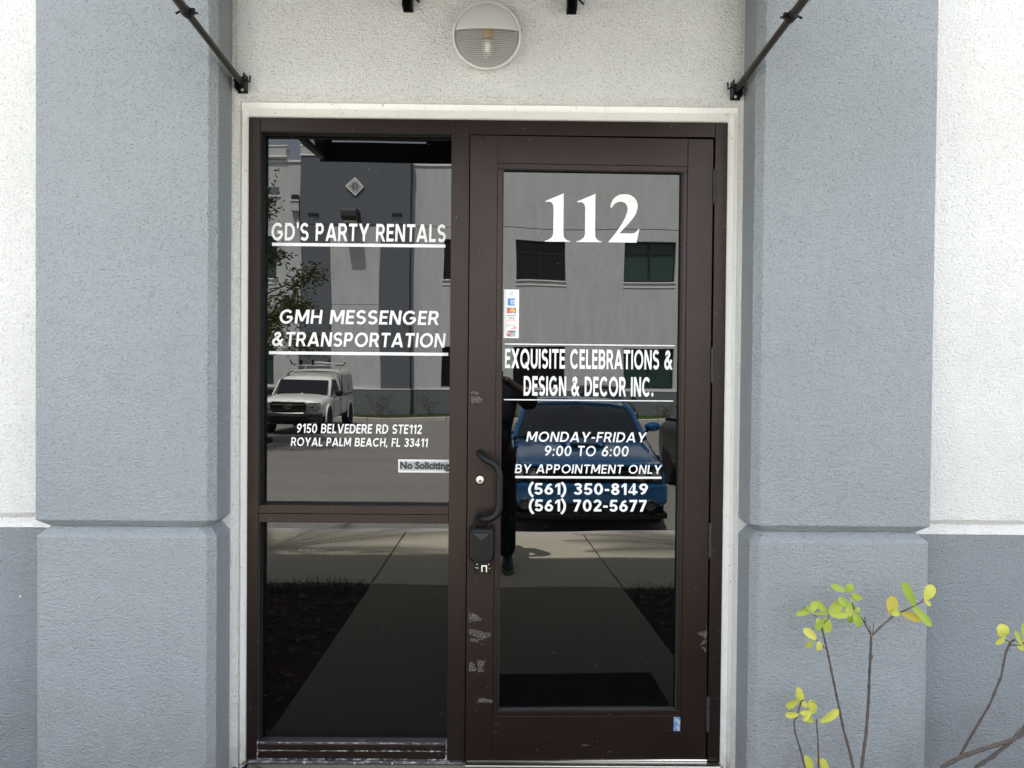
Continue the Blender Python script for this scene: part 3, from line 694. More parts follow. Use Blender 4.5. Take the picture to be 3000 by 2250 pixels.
dl(-.7617,-.1798, 1.1202,1.1286)
td('(561) 350-8149', -.7088,-.2338, 1.0558,1.1010, w=.19, gap=.13)
td('(561) 702-5677', -.7059,-.2371, .9892,1.0360, w=.19, gap=.13)
# card-acceptance sticker
cs = bx('payment_sticker', 'vinyl', door, -.8125,-.7528, YD-.0012, YD-.0003, 1.6725,1.8637, label='tall white sticker of payment logos at the left edge of the pane')
def cm(n, c): 
    if n not in M: M[n] = mat(n, c, .5)
    return n
cm('logo_blue', (.07,.25,.60)); cm('logo_red', (.75,.13,.10)); cm('logo_orange', (.85,.40,.10)); cm('logo_grey', (.22,.24,.28)); cm('logo_salmon', (.75,.25,.18)); cm('logo_navy', (.09,.10,.2)); cm('logo_faint', (.62,.62,.62)); cm('logo_green', (.12,.22,.25))
SX = lambda px: -.8125+(px-133)*(.0597/363)
SZ = lambda py: 1.8637-(py-232)*(.1912/1185)
yk = YD-.0014
def q(m, x0, x1, y0, y1, d=0, n='printed_logo'): return MB().add([(SX(x0),yk-d,SZ(y1)),(SX(x1),yk-d,SZ(y1)),(SX(x1),yk-d,SZ(y0)),(SX(x0),yk-d,SZ(y0))], [(0,1,2,3)]).build(n, m, cs, fix=False)
def disc(m, cx, cy, r, d, sq=1.0):
    return MB().add([(SX(cx+r*math.cos(a*math.pi/14)*sq), yk-d, SZ(cy+r*math.sin(a*math.pi/14))) for a in range(28)], [tuple(range(28))]).build('printed_logo', m, cs, fix=False)
for i, (r, x) in enumerate(((20,262),(32,275),(46,292),(60,308))):
    b = MB(); stroke_mesh(b, [(SX(x+ (r*.5)*math.cos(R(a))), SZ(336+r*1.15*math.sin(R(a)))) for a in range(-62,63,12)], False, .0012, yk); b.build('printed_logo', 'logo_grey', cs, fix=False)
q('logo_faint', 133, 490, 430, 434)
q('logo_blue', 226, 400, 450, 625)
textline('AM', SX(285), SX(402), SZ(532), SZ(484), yk-.0002, cs, w=.2, name='printed_logo', label='AM')
textline('EX', SX(300), SX(402), SZ(596), SZ(545), yk-.0002, cs, w=.2, name='printed_logo', label='EX')
q('logo_green', 208, 424, 672, 812); disc('logo_red', 277, 742, 60, .0002); disc('logo_orange', 347, 742, 60, .0003); 
q('logo_navy', 200, 424, 858, 876); textline('VISA', SX(238), SX(400), SZ(960), SZ(905), yk-.0002, cs, w=.2, shear=.2, m='logo_grey', name='printed_logo', label='VISA'); q('logo_salmon', 200, 428, 986, 1000)
for a in ((198,432,1040,1043),(198,432,1187,1190),(198,201,1040,1190),(430,433,1040,1190)): q('logo_faint', *a)
textline('DISCOVER', SX(206), SX(415), SZ(1122), SZ(1090), yk-.0002, cs, w=.17, m='logo_grey', name='printed_logo', label='DISCOVER')
MB().add([(SX(280),yk-.0002,SZ(1187)),(SX(432),yk-.0002,SZ(1187)),(SX(432),yk-.0002,SZ(1130))], [(0,1,2)]).build('printed_logo', 'logo_salmon', cs, fix=False)
def para(m, x0, x1, y0, y1, s, d):
    MB().add([(SX(x0),yk-d,SZ(y1)),(SX(x1),yk-d,SZ(y1)),(SX(x1+s),yk-d,SZ(y0)),(SX(x0+s),yk-d,SZ(y0))], [(0,1,2,3)]).build('printed_logo', m, cs, fix=False)
para('logo_red', 204, 262, 1234, 1374, 26, .0001); para('logo_navy', 262, 330, 1234, 1374, 26, .00015); para('logo_green', 330, 398, 1234, 1374, 26, .0001)
bftext('UnionPay', SX(228), SX(410), SZ(1322), SZ(1270), yk-.0003, cs, (0,0,0), .01, 'vinyl', 'printed_logo', 'UnionPay')
q('vinyl', 292, 385, 1330, 1352, .0003)

# the print was laid out for planes 5 and 2 cm further back: bring it onto the outer face of the panes at the same visual size
def refit(o, x0, dyk, kk, done=set()):
    if o.data.name not in done:
        done.add(o.data.name)
        for v in o.data.vertices: v.co.x = (v.co.x+x0)*kk-x0; v.co.z = 1.533+(v.co.z-1.533)*kk; v.co.y -= dyk
    for c_ in o.children: refit(c_, x0, dyk, kk)
for par_, x0_, dy_, kk_ in ((fr, -.08, .0500, .98386), (door, .80, .0226, .99258)):
    for c_ in list(par_.children):
        if c_.name.split('.')[0] in ('lettering', 'underline', 'notice_sticker', 'payment_sticker'): refit(c_, x0_, dy_, kk_)
# ------------------------------------------------------------------ key safe hanging on the handle
kb = thing('key_lockbox', 'black key lockbox with its cover hanging open, hung from the door handle', 'lockbox', (-.1,-.05,.86))
KO = (-.1,-.05,.86); KX = -.0905   # world x of its centre
kx0, kx1, kz0, kz1 = -.1385, -.0405, .811, .944
def rr(x0, x1, z0, z1, r, n=5):
    o = []
    for cx, cz, a in ((x1-r,z1-r,0),(x0+r,z1-r,90),(x0+r,z0+r,180),(x1-r,z0+r,270)):
        for i in range(n+1): o.append((cx+r*math.cos(R(a+90*i/n)), cz+r*math.sin(R(a+90*i/n))))
    return o
sh = [(-.1165,-.055,.940),(-.1165,-.055,.968)]+[(-.0895+.027*math.cos(R(a)), -.058-.022*math.sin(R(a)), .970+.026*math.sin(R(a))) for a in range(172, 4, -14)]+[(-.0625,-.055,.968),(-.0625,-.055,.940)]
sh = [(-.1165,-.068,.938),(-.1165,-.068,.972)]+[(-.0900-.0265*math.cos(R(a)), -.068+.030*math.sin(R(a))*0-.0, .974+.0245*math.sin(R(a))) for a in range(10, 171, 16)]+[(-.0635,-.068,.972),(-.0635,-.068,.938)]
body = MB().loft([[ (x, y, z) for x, z in rr(kx0+i, kx1-i, kz0+i, kz1-i, .020)] for y, i in ((-.022,.003),(-.030,0),(-.072,.001),(-.082,.007))])
body.build('case', 'black_plastic', kb, KO, bevel=.001, smooth=True)
MB().tube(sh, .0042, 12).build('shackle', 'black_metal', kb, KO, smooth=True)
MB().loft([[(x, y, z) for x, z in rr(kx0+.016, kx1-.014, .822, .927, .014)] for y in (-.0815,-.0835)]).build('face_plate', 'black_metal', kb, KO, bevel=.0008)
MB().box(-.1165,-.0655,-.0865,-.0835,.9150,.9230).build('slide_bar', 'grey_plastic', kb, KO, bevel=.001)
MB().add([(-.112,-.0845,.913),(-.070,-.0845,.913),(-.083,-.0845,.903),(-.086,-.0845,.897),(-.096,-.0845,.897),(-.099,-.0845,.903)], [(0,1,2,3,4,5)]).build('catch', 'grey_plastic', kb, KO)
MB().lathe([(.0042,-.0835),(.0042,-.0875),(.003,-.088)], (-.091,0,.9045), n=14).lathe([(.002,-.0835),(.002,-.0850)], (-.0935,0,.880), n=10).build('button', 'ink_black', kb, KO)
MB().box(-.1260,-.0520,-.0835,-.078,.8120,.8165).box(-.102,-.086,-.087,-.0835,.824,.832).build('hinge_bar', 'black_plastic', kb, KO, bevel=.0008)
MB().loft([[(x, y, z) for x, z in ((-.122,.811),(-.056,.811),(-.050,.775),(-.054,.771),(-.110,.771),(-.116,.775))] for y in (-.079,-.087)]).build('open_cover', 'black_metal', kb, KO, bevel=.0015)
MB().box(-.0895,-.0835,-.0915,-.0875,.777,.7985).box(-.0725,-.0665,-.0915,-.0875,.777,.7985).box(-.0895,-.0665,-.0915,-.0875,.7985,.8035).build('latch', 'chrome', kb, KO, bevel=.0006)
for x, z in ((-.105,.807),(-.102,.792),(-.058,.791),(-.061,.807),(-.109,.794)): MB().lathe([(.0018,-.0875),(.0018,-.0895)], (x,0,z), n=8).build('rivet', 'chrome', kb, KO)

# small debris caught in the corner of the step, a paint fleck on the base
db = MB()
for i in range(9):
    x, y = random.uniform(-1.05,-.93), random.uniform(-.10,-.03); a = random.uniform(0,6.28); l = random.uniform(.012,.026); c, s_ = math.cos(a), math.sin(a); z = .004
    db.add([(x-c*l,y-s_*l,z),(x-s_*l*.3,y+c*l*.3,z+.012),(x+c*l,y+s_*l,z+.005),(x+s_*l*.3,y-c*l*.3,z+.002)], [(0,1,2,3)])
stuff(db.build('leaf_litter', 'litter', fix=False))
wpart(MB().prism([(-1.856,.662),(-1.850,.660),(-1.848,.665),(-1.853,.669)], 'y', -.0615, -.0598), 'paint_fleck', 'white_stucco')
# ------------------------------------------------------------------ round bulkhead lamp
lp = thing('bulkhead_lamp', 'round white half-hooded bulkhead lamp with ribbed lens above the door', 'wall lamp', (-.0855,-.06,2.799))
LO = (-.0855,-.06,2.799); LC = (-.0855,0,2.799)
MB().lathe([(.112,-.058),(.118,-.075),(.120,-.085)], LC, n=48).build('back_box', 'lamp_white', lp, LO, smooth=True)
MB().lathe([(.120,-.082),(.1275,-.088),(.1300,-.098),(.1275,-.108),(.1225,-.110),(.1205,-.104),(.1205,-.084)], LC, n=64).build('rim', 'lamp_rim', lp, LO, smooth=True)
def dome(zlo, zhi, rad, dep, ribs=0, yb=-.100):
    b = MB(); nx, nz = 40, (170 if ribs else 16); vs = []; 
    for j in range(nz+1):
        z = zlo+(zhi-zlo)*j/nz
        hw = math.sqrt(max(0, rad*rad-z*z))
        for i in range(nx+1):
            x = -hw+2*hw*i/nx; r2 = (x*x+z*z)/(rad*rad)
            d = dep*math.sqrt(max(0, 1-r2*.92)) - dep*math.sqrt(.08)
            rb = ribs*math.sin(z*2*math.pi/.0068)*(1-r2**3) if ribs else 0
            vs.append((LC[0]+x, yb-d-rb, LC[2]+z))
    return b.add(vs, [(j*(nx+1)+i, j*(nx+1)+i+1, (j+1)*(nx+1)+i+1, (j+1)*(nx+1)+i) for j in range(nz) for i in range(nx)])
hd = dome(.018, .1195, .1205, .030, yb=-.104).build('hood', 'lamp_white', lp, LO, fix=True, smooth=True)
sm = hd.modifiers.new('solid', 'SOLIDIFY'); sm.thickness = .0035
ln = dome(-.1200, .030, .1200, .020, ribs=.0013, yb=-.098).build('lens', 'lens', lp, LO, smooth=True)
sm = ln.modifiers.new('solid', 'SOLIDIFY'); sm.thickness = .002
MB().lathe([(.110,-.0601),(.110,-.062)], LC, n=40).build('reflector', 'reflector', lp, LO)
MB().lathe([(.022,.000),(.022,.040)], (LC[0]+.003,-.084,LC[2]-.005), 'z', 20).build('lamp_socket', 'socket', lp, LO, smooth=True)
MB().lathe([(.012,-.006),(.022,-.014),(.026,-.034),(.024,-.060),(.012,-.076),(.002,-.080)], (LC[0]+.003,-.086,LC[2]-.002), 'z', 20).build('bulb', 'bulb', lp, LO, smooth=True)
# added plate standing in for a strip of shade above the lamp
cp = bx('shadow_strip_plate', 'lamp_white', None, -.345,.090, -.0665,-.0605, 2.9425,3.06, bevel=.002)
tag(cp, 'thin added plate standing in for a shadow strip on the stucco just above the round lamp', 'shadow strip')

# ------------------------------------------------------------------ awning
aw = thing('door_awning', 'black canvas awning on dark tube arms over the entrance', 'awning', (-.05,-.06,2.6))
AO = (-.05,-.06,2.6)
def arm(xa, za, xb, yb, zb, side, first):
    br = MB().box(xa-.019,xa+.019,-.066,-.0605,za-.036,za+.028).box(xa-.019,xa-.014,-.105,-.066,za-.030,za+.028).box(xa+.014,xa+.019,-.105,-.066,za-.030,za+.028)
    b_ = br.build('wall_bracket', 'black_metal', aw, AO, bevel=.001)
    MB().tube([(xa-.030*side*0-.026,-.090,za+.004),(xa+.026,-.090,za+.004)], .0045, 10).tube([(xa-side*.022,-.088,za+.004),(xa-side*.034,-.088,za-.002),(xa-side*.036,-.088,za+.022)], .0035, 8).build('pin', 'black_metal', b_, AO, smooth=True)
    MB().lathe([(.005,-.066),(.005,-.070)], (xa,0,za-.024), n=8).build('bolt', 'steel', b_, AO)
    p0 = Vector((xa,-.088,za)); p1 = Vector((xb,yb,zb)); m = p0.lerp(p1, .40)
    MB().tube([p0, m], .0118, 14).build('arm_tube', 'arm_metal', aw, AO, smooth=True)
    MB().tube([m-(p1-p0).normalized()*.03, p0.lerp(p1,.62), p0.lerp(p1,.64), p1], [.0140,.0140,.021,.021], 14).build('arm_tube', 'arm_metal', aw, AO, smooth=True)
    c = m-(p1-p0).normalized()*.01
    cl = MB().lathe([(.017,-.012),(.017,.012)], c, 'y', 14).tube([(c.x+side*.018,c.y,c.z+.002),(c.x+side*.034,c.y,c.z-.006)], .004, 8).tube([(c.x-side*.018,c.y,c.z-.002),(c.x-side*.036,c.y,c.z-.004)], .0035, 8)
    cl.box(c.x-side*.018-.008, c.x-side*.018+.008, c.y-.006, c.y+.006, c.z-.008, c.z+.010).build('clamp', 'black_metal', aw, AO)
arm(-1.010, 2.622, -1.047, -1.25, 2.745, -1, True)
arm(.862, 2.618, .955, -1.25, 2.775, 1, False)
for xa in (-.3850, .2340):
    b_ = MB().box(xa-.019,xa+.019,-.066,-.0605,2.900,2.99).box(xa-.019,xa-.014,-.105,-.066,2.906,2.985).box(xa+.014,xa+.019,-.105,-.066,2.906,2.985).build('wall_bracket', 'black_metal', aw, AO, bevel=.001)
    MB().tube([(xa-.024,-.090,2.945),(xa+.024,-.090,2.945),(xa+.045,-.092,2.925)], .004, 8).build('pin', 'black_metal', b_, AO)
    MB().tube([(xa,-.088,2.955),(xa,-1.22,3.0)], .0125, 12).build('arm_tube', 'arm_metal', aw, AO, smooth=True)
# front valance in two layers with a slit, sloping canvas, top frame
for (x0, x1) in ((-1.06,-.995),(-.995,-.465),(-.465,-.41),(-.41,.965)):
    slit = (x0 in (-.995,))
    MB().box(x0, x1, -1.262,-1.254, 2.716, 2.826).build('valance', 'awning', aw, AO)
    MB().box(x0, x1, -1.262,-1.254, 2.826 if not slit else 2.838, 3.02).build('valance', 'awning', aw, AO)
MB().tube([(-1.06,-1.245,3.01),(.965,-1.245,3.01)], .013, 12).build('front_rail', 'arm_metal', aw, AO, smooth=True)
MB().add([(-1.06,-1.262,3.02),(.965,-1.262,3.02),(.965,-.075,3.62),(-1.06,-.075,3.62),(-1.06,-1.262,3.012),(.965,-1.262,3.012),(.965,-.075,3.612),(-1.06,-.075,3.612)], [(0,1,2,3),(7,6,5,4),(0,4,5,1),(3,2,6,7)]).build('canopy_canvas', 'awning', aw, AO)
MB().tube([(-1.06,-.10,3.60),(.965,-.10,3.60)], .013, 12).build('rear_rail', 'arm_metal', aw, AO, smooth=True)
for x in (-1.05, .955): MB().box(x-.006,x+.006,-1.25,-1.236,2.72,3.01).build('end_post', 'arm_metal', aw, AO); MB().tube([(x,-1.24,2.79),(x,-.10,3.56)], .030, 12).build('side_rafter', 'rafter', aw, AO, smooth=True)

# ------------------------------------------------------------------ shrubs in front of the right-hand pilaster
leafmeshes = {}
def leaf_mesh(k, variant):
    if (k, variant) in leafmeshes: return leafmeshes[(k, variant)]
    n = 10; vs, fs = [], []; rnd = random.Random(variant*31+k)
    bend = rnd.uniform(-.10,.16); cup = rnd.uniform(.10,.26)
    for i in range(n+1):
        t = i/n; w = .5*(t**.62*(1-t)**.42)/.60 if 0 < t < 1 else .0
        w = max(w, .012); zc = bend*math.sin(t*math.pi)
        rip = .03*math.sin(t*22)
        for s in (-1, -.5, 0, .5, 1): vs.append((t, s*w, zc+cup*abs(s)*w+rip*abs(s)*(abs(s) > .2)))
    for i in range(n):
        for j in range(4): a = i*5+j; fs.append((a, a+1, a+6, a+5))
    me = bpy.data.meshes.new('leaf'); me.from_pydata(vs, [], fs); me.materials.append(M['leaf%d' % k])
    for p in me.polygons: p.use_smooth = True
    leafmeshes[(k, variant)] = me; return me
def shrub(label, base, stems, leaves, yy, seed, group='shrubs growing by the right-hand pilaster'):
    rnd = random.Random(seed)
    t = thing('shrub', label, 'shrub', base, group=group)
    for pts, r0, r1, ground in stems:
        P = [(p[0], yy+.012*math.sin(i*1.3+pts[0][0]*9), p[1]) for i, p in enumerate(pts)]
        if ground: P = [(base[0]+(P[0][0]-base[0])*.55, yy, -.03)]+P
        # subdivide and add the small swellings of the leaf nodes
        Q, rr_ = [], []; tot = len(P)-1
        for i in range(tot):
            a, b = Vector(P[i]), Vector(P[i+1]); m = max(2, int((b-a).length/.012))
            for k in range(m):
                u = (i+k/m)/tot; Q.append(a.lerp(b, k/m)); kn = 1.28 if len(Q) % 4 == 0 else 1.0
                rr_.append((r0+(r1-r0)*u)*kn*rnd.uniform(.95,1.05))
        Q.append(Vector(P[-1])); rr_.append(r1)
        MB().tube(Q, rr_, 8).build('stem', 'twig', t, base, smooth=True)
    for (x0, z0, x1, z1, w, k) in leaves:
        L = math.hypot(x1-x0, z1-z0); ang = math.atan2(z1-z0, x1-x0)
        o = bpy.data.objects.new('leaf', leaf_mesh(k, rnd.randrange(4))); COL.objects.link(o); o.parent = t
        dy = rnd.uniform(-.022,.022)
        o.location = (x0-base[0], yy+dy-base[1], z0-base[2])
        # leaf plane faces the path: local x along the leaf, local z towards the viewer (-Y)
        tilt = rnd.uniform(-.30,.30)
        mtx = Matrix.Rotation(-ang, 3, 'Y') @ Matrix.Rotation(tilt, 3, 'X') @ Matrix.Rotation(math.pi/2, 3, 'X')
        o.rotation_mode = 'QUATERNION'; o.rotation_quaternion = mtx.to_quaternion(); o.scale = (L*1.12, w*1.28, max(w, .02))
    return t
LA= [(1.066, 0.706, 1.023, 0.701, 0.0182, 1), (1.071, 0.706, 1.086, 0.745, 0.023, 1), (1.076, 0.709, 1.047, 0.738, 0.0096, 0), (1.066, 0.711, 1.042, 0.72, 0.012, 0), (1.128, 0.709, 1.089, 0.744, 0.0216, 1), (1.125, 0.708, 1.084, 0.711, 0.0105, 0), (1.128, 0.707, 1.165, 0.746, 0.0407, 1), (1.132, 0.704, 1.188, 0.705, 0.0216, 1), (1.079, 0.699, 1.089, 0.67, 0.0182, 1), (1.12, 0.697, 1.121, 0.646, 0.0335, 1), (1.101, 0.687, 1.077, 0.663, 0.024, 0), (1.101, 0.687, 1.096, 0.66, 0.0216, 0), (1.191, 0.782, 1.145, 0.801, 0.0216, 0), (1.199, 0.778, 1.208, 0.807, 0.0264, 0), (1.211, 0.773, 1.246, 0.756, 0.0216, 1), (1.185, 0.739, 1.154, 0.768, 0.024, 0), (1.197, 0.751, 1.2, 0.705, 0.0288, 1), (1.214, 0.715, 1.234, 0.669, 0.0288, 0), (1.214, 0.717, 1.228, 0.732, 0.0168, 0), (1.207, 0.702, 1.205, 0.676, 0.024, 0), (1.201, 0.778, 1.204, 0.753, 0.0086, 0), (1.08, 0.623, 1.039, 0.657, 0.0264, 2), (1.078, 0.61, 1.057, 0.588, 0.024, 2), (1.085, 0.62, 1.087, 0.59, 0.0216, 2), (1.355, 0.699, 1.347, 0.764, 0.0393, 3), (1.376, 0.708, 1.35, 0.718, 0.0249, 1), (1.384, 0.713, 1.452, 0.685, 0.0264, 3), (1.42, 0.74, 1.38, 0.818, 0.0264, 0), (1.422, 0.736, 1.488, 0.67, 0.0264, 0), (1.458, 0.76, 1.479, 0.809, 0.0359, 2), (1.458, 0.76, 1.478, 0.743, 0.0134, 2)]
LB= [(1.036, 0.413, 1.017, 0.454, 0.0201, 2), (1.032, 0.403, 1.02, 0.43, 0.0144, 2), (1.03, 0.405, 0.989, 0.381, 0.0312, 2), (1.02, 0.366, 0.976, 0.365, 0.0201, 2), (1.034, 0.408, 1.057, 0.381, 0.0182, 2), (1.023, 0.371, 1.062, 0.369, 0.0201, 2), (1.04, 0.357, 1.077, 0.33, 0.0192, 2), (1.086, 0.352, 1.076, 0.398, 0.0278, 2), (1.089, 0.342, 1.148, 0.382, 0.0297, 2), (1.054, 0.371, 1.033, 0.349, 0.0144, 2), (1.054, 0.211, 1.074, 0.167, 0.0288, 2), (1.103, 0.216, 1.113, 0.179, 0.024, 2), (1.113, 0.179, 1.098, 0.201, 0.0192, 2)]
LC= [(1.74, 0.626, 1.736, 0.67, 0.0407, 2), (1.757, 0.626, 1.724, 0.605, 0.0192, 2), (1.796, 0.607, 1.773, 0.653, 0.0144, 1), (1.813, 0.619, 1.799, 0.677, 0.0168, 1), (1.791, 0.607, 1.816, 0.588, 0.0216, 2), (1.762, 0.609, 1.776, 0.603, 0.0096, 2), (1.805, 0.614, 1.839, 0.639, 0.0216, 2)]
SA= [[(1.218, 0.168), (1.207, 0.226), (1.191, 0.294), (1.168, 0.396), (1.137, 0.513), (1.119, 0.586), (1.104, 0.658), (1.096, 0.682)], [(1.244, 0.168), (1.264, 0.29), (1.277, 0.412), (1.276, 0.494), (1.272, 0.572), (1.271, 0.635)], [(1.271, 0.638), (1.251, 0.683), (1.231, 0.708), (1.214, 0.732), (1.201, 0.775)], [(1.276, 0.638), (1.314, 0.667), (1.36, 0.699), (1.384, 0.716), (1.415, 0.738), (1.446, 0.755), (1.458, 0.76)], [(1.276, 0.64), (1.287, 0.679)], [(1.271, 0.638), (1.272, 0.667)], [(1.119, 0.586), (1.1, 0.602), (1.085, 0.619)], [(1.251, 0.683), (1.253, 0.7)], [(1.276, 0.557), (1.286, 0.565)], [(1.104, 0.658), (1.096, 0.682), (1.076, 0.706)], [(1.103, 0.673), (1.12, 0.692), (1.128, 0.707)]]
SB= [[(1.05, 0.168), (1.025, 0.25), (1.009, 0.303), (1.011, 0.332), (1.023, 0.352), (1.032, 0.41), (1.036, 0.413)], [(1.094, 0.168), (1.088, 0.264), (1.085, 0.347)], [(1.066, 0.408), (1.081, 0.403), (1.089, 0.396)]]
SC= [[(1.601, 0.209), (1.631, 0.282), (1.688, 0.4), (1.73, 0.497), (1.753, 0.57), (1.769, 0.609), (1.778, 0.624)], [(1.541, 0.17), (1.599, 0.206), (1.666, 0.241), (1.773, 0.276), (1.817, 0.293), (1.884, 0.323)], [(1.658, 0.171), (1.71, 0.219), (1.768, 0.273), (1.817, 0.317), (1.873, 0.371)], [(1.769, 0.604), (1.791, 0.607), (1.813, 0.619)], [(1.764, 0.599), (1.757, 0.614), (1.74, 0.626)]]
shrub('two tall bare stems topped with lime and green leaves in front of the right pilaster', (1.24,-.35,-.03),
      [(SA[0], .0052,.0030, True), (SA[1], .0056,.0040, True), (SA[2], .0030,.0020, False), (SA[3], .0032,.0017, False)]+[(s, .0022,.0014, False) for s in SA[4:]], LA, -.35, 3)
shrub('low young shrub with small yellow leaves near the foot of the right pilaster', (1.07,-.37,-.03),
      [(SB[0], .0034,.0020, True), (SB[1], .0034,.0024, True), (SB[2], .0012,.0008, False)], LB, -.36, 5)
shrub('leaning shrub with crossing grey branches at the right edge beside the grey wall base', (1.50,-.36,-.03),
      [(SC[0], .0042,.0030, False), (SC[1], .0072,.0056, True), (SC[2], .0062,.0046, True), (SC[3], .0024,.0014, False), (SC[4], .0022,.0014, False)], LC, -.35, 8)

# ------------------------------------------------------------------ the building across the lot, seen mirrored in the glass
fb = thing('far_building', 'two storey pale building with a slate grey entrance bay across the parking lot', 'building', (0,-28,0))
FBO = (0,-28,0); FY = -28.0; TY = -27.55
def f(name, m, *b, **k): return bx(name, m, fb, *b, origin=FBO, **k)
zw = .92; zg = 7.43
# wall panels with real openings: build bands round the windows
WX = [(-15.2,-13.2),(-11.35,-9.33),(-2.65,-.62),(1.50,3.55),(5.95,8.00),(10.4,12.4)]
WZ = [(1.02,2.60),(5.29,6.93)]
def bands(x0, x1):
    """solid wall between x0..x1 leaving window holes"""
    ws = [w for w in WX if w[0] >= x0 and w[1] <= x1]
    zs = [zw+.02, WZ[0][0], WZ[0][1], WZ[1][0], WZ[1][1], zg-.015]
    b = MB()
    for i in range(len(zs)-1):
        z0, z1 = zs[i], zs[i+1]; hole = i in (1, 3); x = x0
        if hole:
            for w in ws: b.box(x, w[0], FY-.35, FY, z0, z1); x = w[1]
        b.box(x, x1, FY-.35, FY, z0, z1)
    b.build('wall', 'far_white', fb, FBO)
    f('wall', 'far_white', x0, x1, FY-.35, FY, zg+.015, 9.90)
    f('string_groove', 'far_base', x0, x1, FY-.35, FY-.03, zg-.016, zg+.016)
    f('coping', 'far_cap', x0, x1, FY-.40, FY+.05, 9.90, 9.98)
    f('wall_base', 'far_base', x0, x1, FY-.35, FY+.02, -.3, zw-.015)
    f('base_ledge', 'far_cap', x0, x1, FY-.35, FY+.035, zw-.015, zw+.02)
bands(-18, -8.22); bands(-3.86, 16)
f('building_core', 'far_base', -18, 16, -38, FY-.36, -.3, 9.7)
for (x0, x1) in WX:
    for (z0, z1), low in zip(WZ, (True, False)):
        g = 'far_glass' if (x0 > 5 or x0 < -9) else 'far_glass_dark'
        w_ = bx('window', 'far_frame', fb, x0, x1, FY-.20, FY-.16, z1-.07, z1, origin=FBO)
        for a in ((x0, x0+.06, z0, z1-.071), (x1-.06, x1, z0, z1-.071), (x0+.061, x1-.061, z0, z0+.07), ((x0+x1)/2-.035, (x0+x1)/2+.035, z0+.071, z1-.071), (x0+.061, (x0+x1)/2-.036, z1-.52, z1-.46), ((x0+x1)/2+.036, x1-.061, z1-.52, z1-.46)):
            bx('sash_bar', 'far_frame', w_, a[0], a[1], FY-.20, FY-.16, a[2], a[3], origin=FBO)
        bx('pane', g, w_, x0+.02, x1-.02, FY-.215, FY-.201, z0+.02, z1-.02, origin=FBO)
        bx('blind', 'far_base', w_, x0, x1, FY-.35, FY-.345, z0, z1, origin=FBO)
        if not low:
            f('sill', 'far_cap', x0-.02, x1+.02, FY, FY+.05, z0-.05, z0-.015); f('sill_moulding', 'far_cap', x0-.02, x1+.02, FY, FY+.03, z0-.235, z0-.205)
# slate grey tower bay with pale recessed strip and grey piers
f('bay_wall', 'far_grey', -8.20, -3.88, TY-.8, TY, zg+.015, 10.04)
f('bay_groove', 'far_frame', -8.20, -3.88, TY-.8, TY-.03, zg-.015, zg+.015)
f('pier', 'far_grey', -8.20, -7.03, TY-.8, TY, zw, zg-.015); f('pier', 'far_grey', -5.05, -3.88, TY-.8, TY, zw, zg-.015)
f('bay_panel', 'far_white', -7.028, -5.052, TY-.8, TY-.04, 4.20, zg-.015); f('bay_panel', 'far_white', -7.028, -5.052, TY-.8, TY-.04, zw+.02, 4.185)
f('wall_base', 'far_base', -8.24, -3.84, TY-.8, TY+.02, -.3, zw-.015); f('base_ledge', 'far_cap', -8.24, -3.84, TY-.8, TY+.035, zw-.015, zw+.02)
f('bay_cap', 'far_cap', -8.23, -3.85, TY-.9, TY+.03, 10.045, 10.12); f('bay_cap', 'far_white', -8.22, -3.86, TY-.9, TY+.015, 10.13, 10.42); f('bay_cap', 'far_cap', -8.23, -3.85, TY-.9, TY+.03, 10.425, 10.50)
for x in (-7.66, -4.46): f('vent_slot', 'far_frame', x-.21, x+.21, TY, TY+.06, 7.80, 7.87); f('vent_slot', 'far_base', x-.16, x+.16, TY, TY+.012, 7.64, 7.79)
# stepped parapet block at the left
f('parapet_block', 'far_white', -18, -8.86, FY-.35, FY+.10, 10.00, 10.52); f('coping', 'far_cap', -18, -8.83, FY-.35, FY+.13, 10.521, 10.57)
f('coping', 'far_cap', -18, -8.83, FY+.06, FY+.15, 10.08, 10.14)
f('niche', 'far_base', -10.4, -9.2, FY, FY+.012, 8.62, 8.95); f('coping', 'far_cap', -10.4, -9.16, FY, FY+.05, 8.57, 8.62)
# medallion: diamond tile with carved leaves
mz, mx = 8.86, -6.06
def dia(r, y0, y1): return MB().prism([(mx-r, mz),(mx, mz-r),(mx+r, mz),(mx, mz+r)], 'y', y0, y1)
md = dia(.350, TY+.001, TY+.05).build('medallion', 'far_cap', fb, FBO)
dia(.285, TY+.05, TY+.056).build('medallion_field', 'far_white', md, FBO)
for k in range(12):
    a = k*math.pi/6; L = .10 if k % 2 else .16; c, s_ = math.cos(a), math.sin(a)
    MB().add([(mx+c*.03,TY+.057,mz+s_*.03),(mx+c*(.03+L*.5)-s_*.022,TY+.06,mz+s_*(.03+L*.5)+c*.022),(mx+c*(.05+L),TY+.08,mz+s_*(.05+L)),(mx+c*(.03+L*.5)+s_*.022,TY+.06,mz+s_*(.03+L*.5)-c*.022)], [(0,1,2,3)]).build('carved_leaf', 'far_base', md, FBO, fix=False)
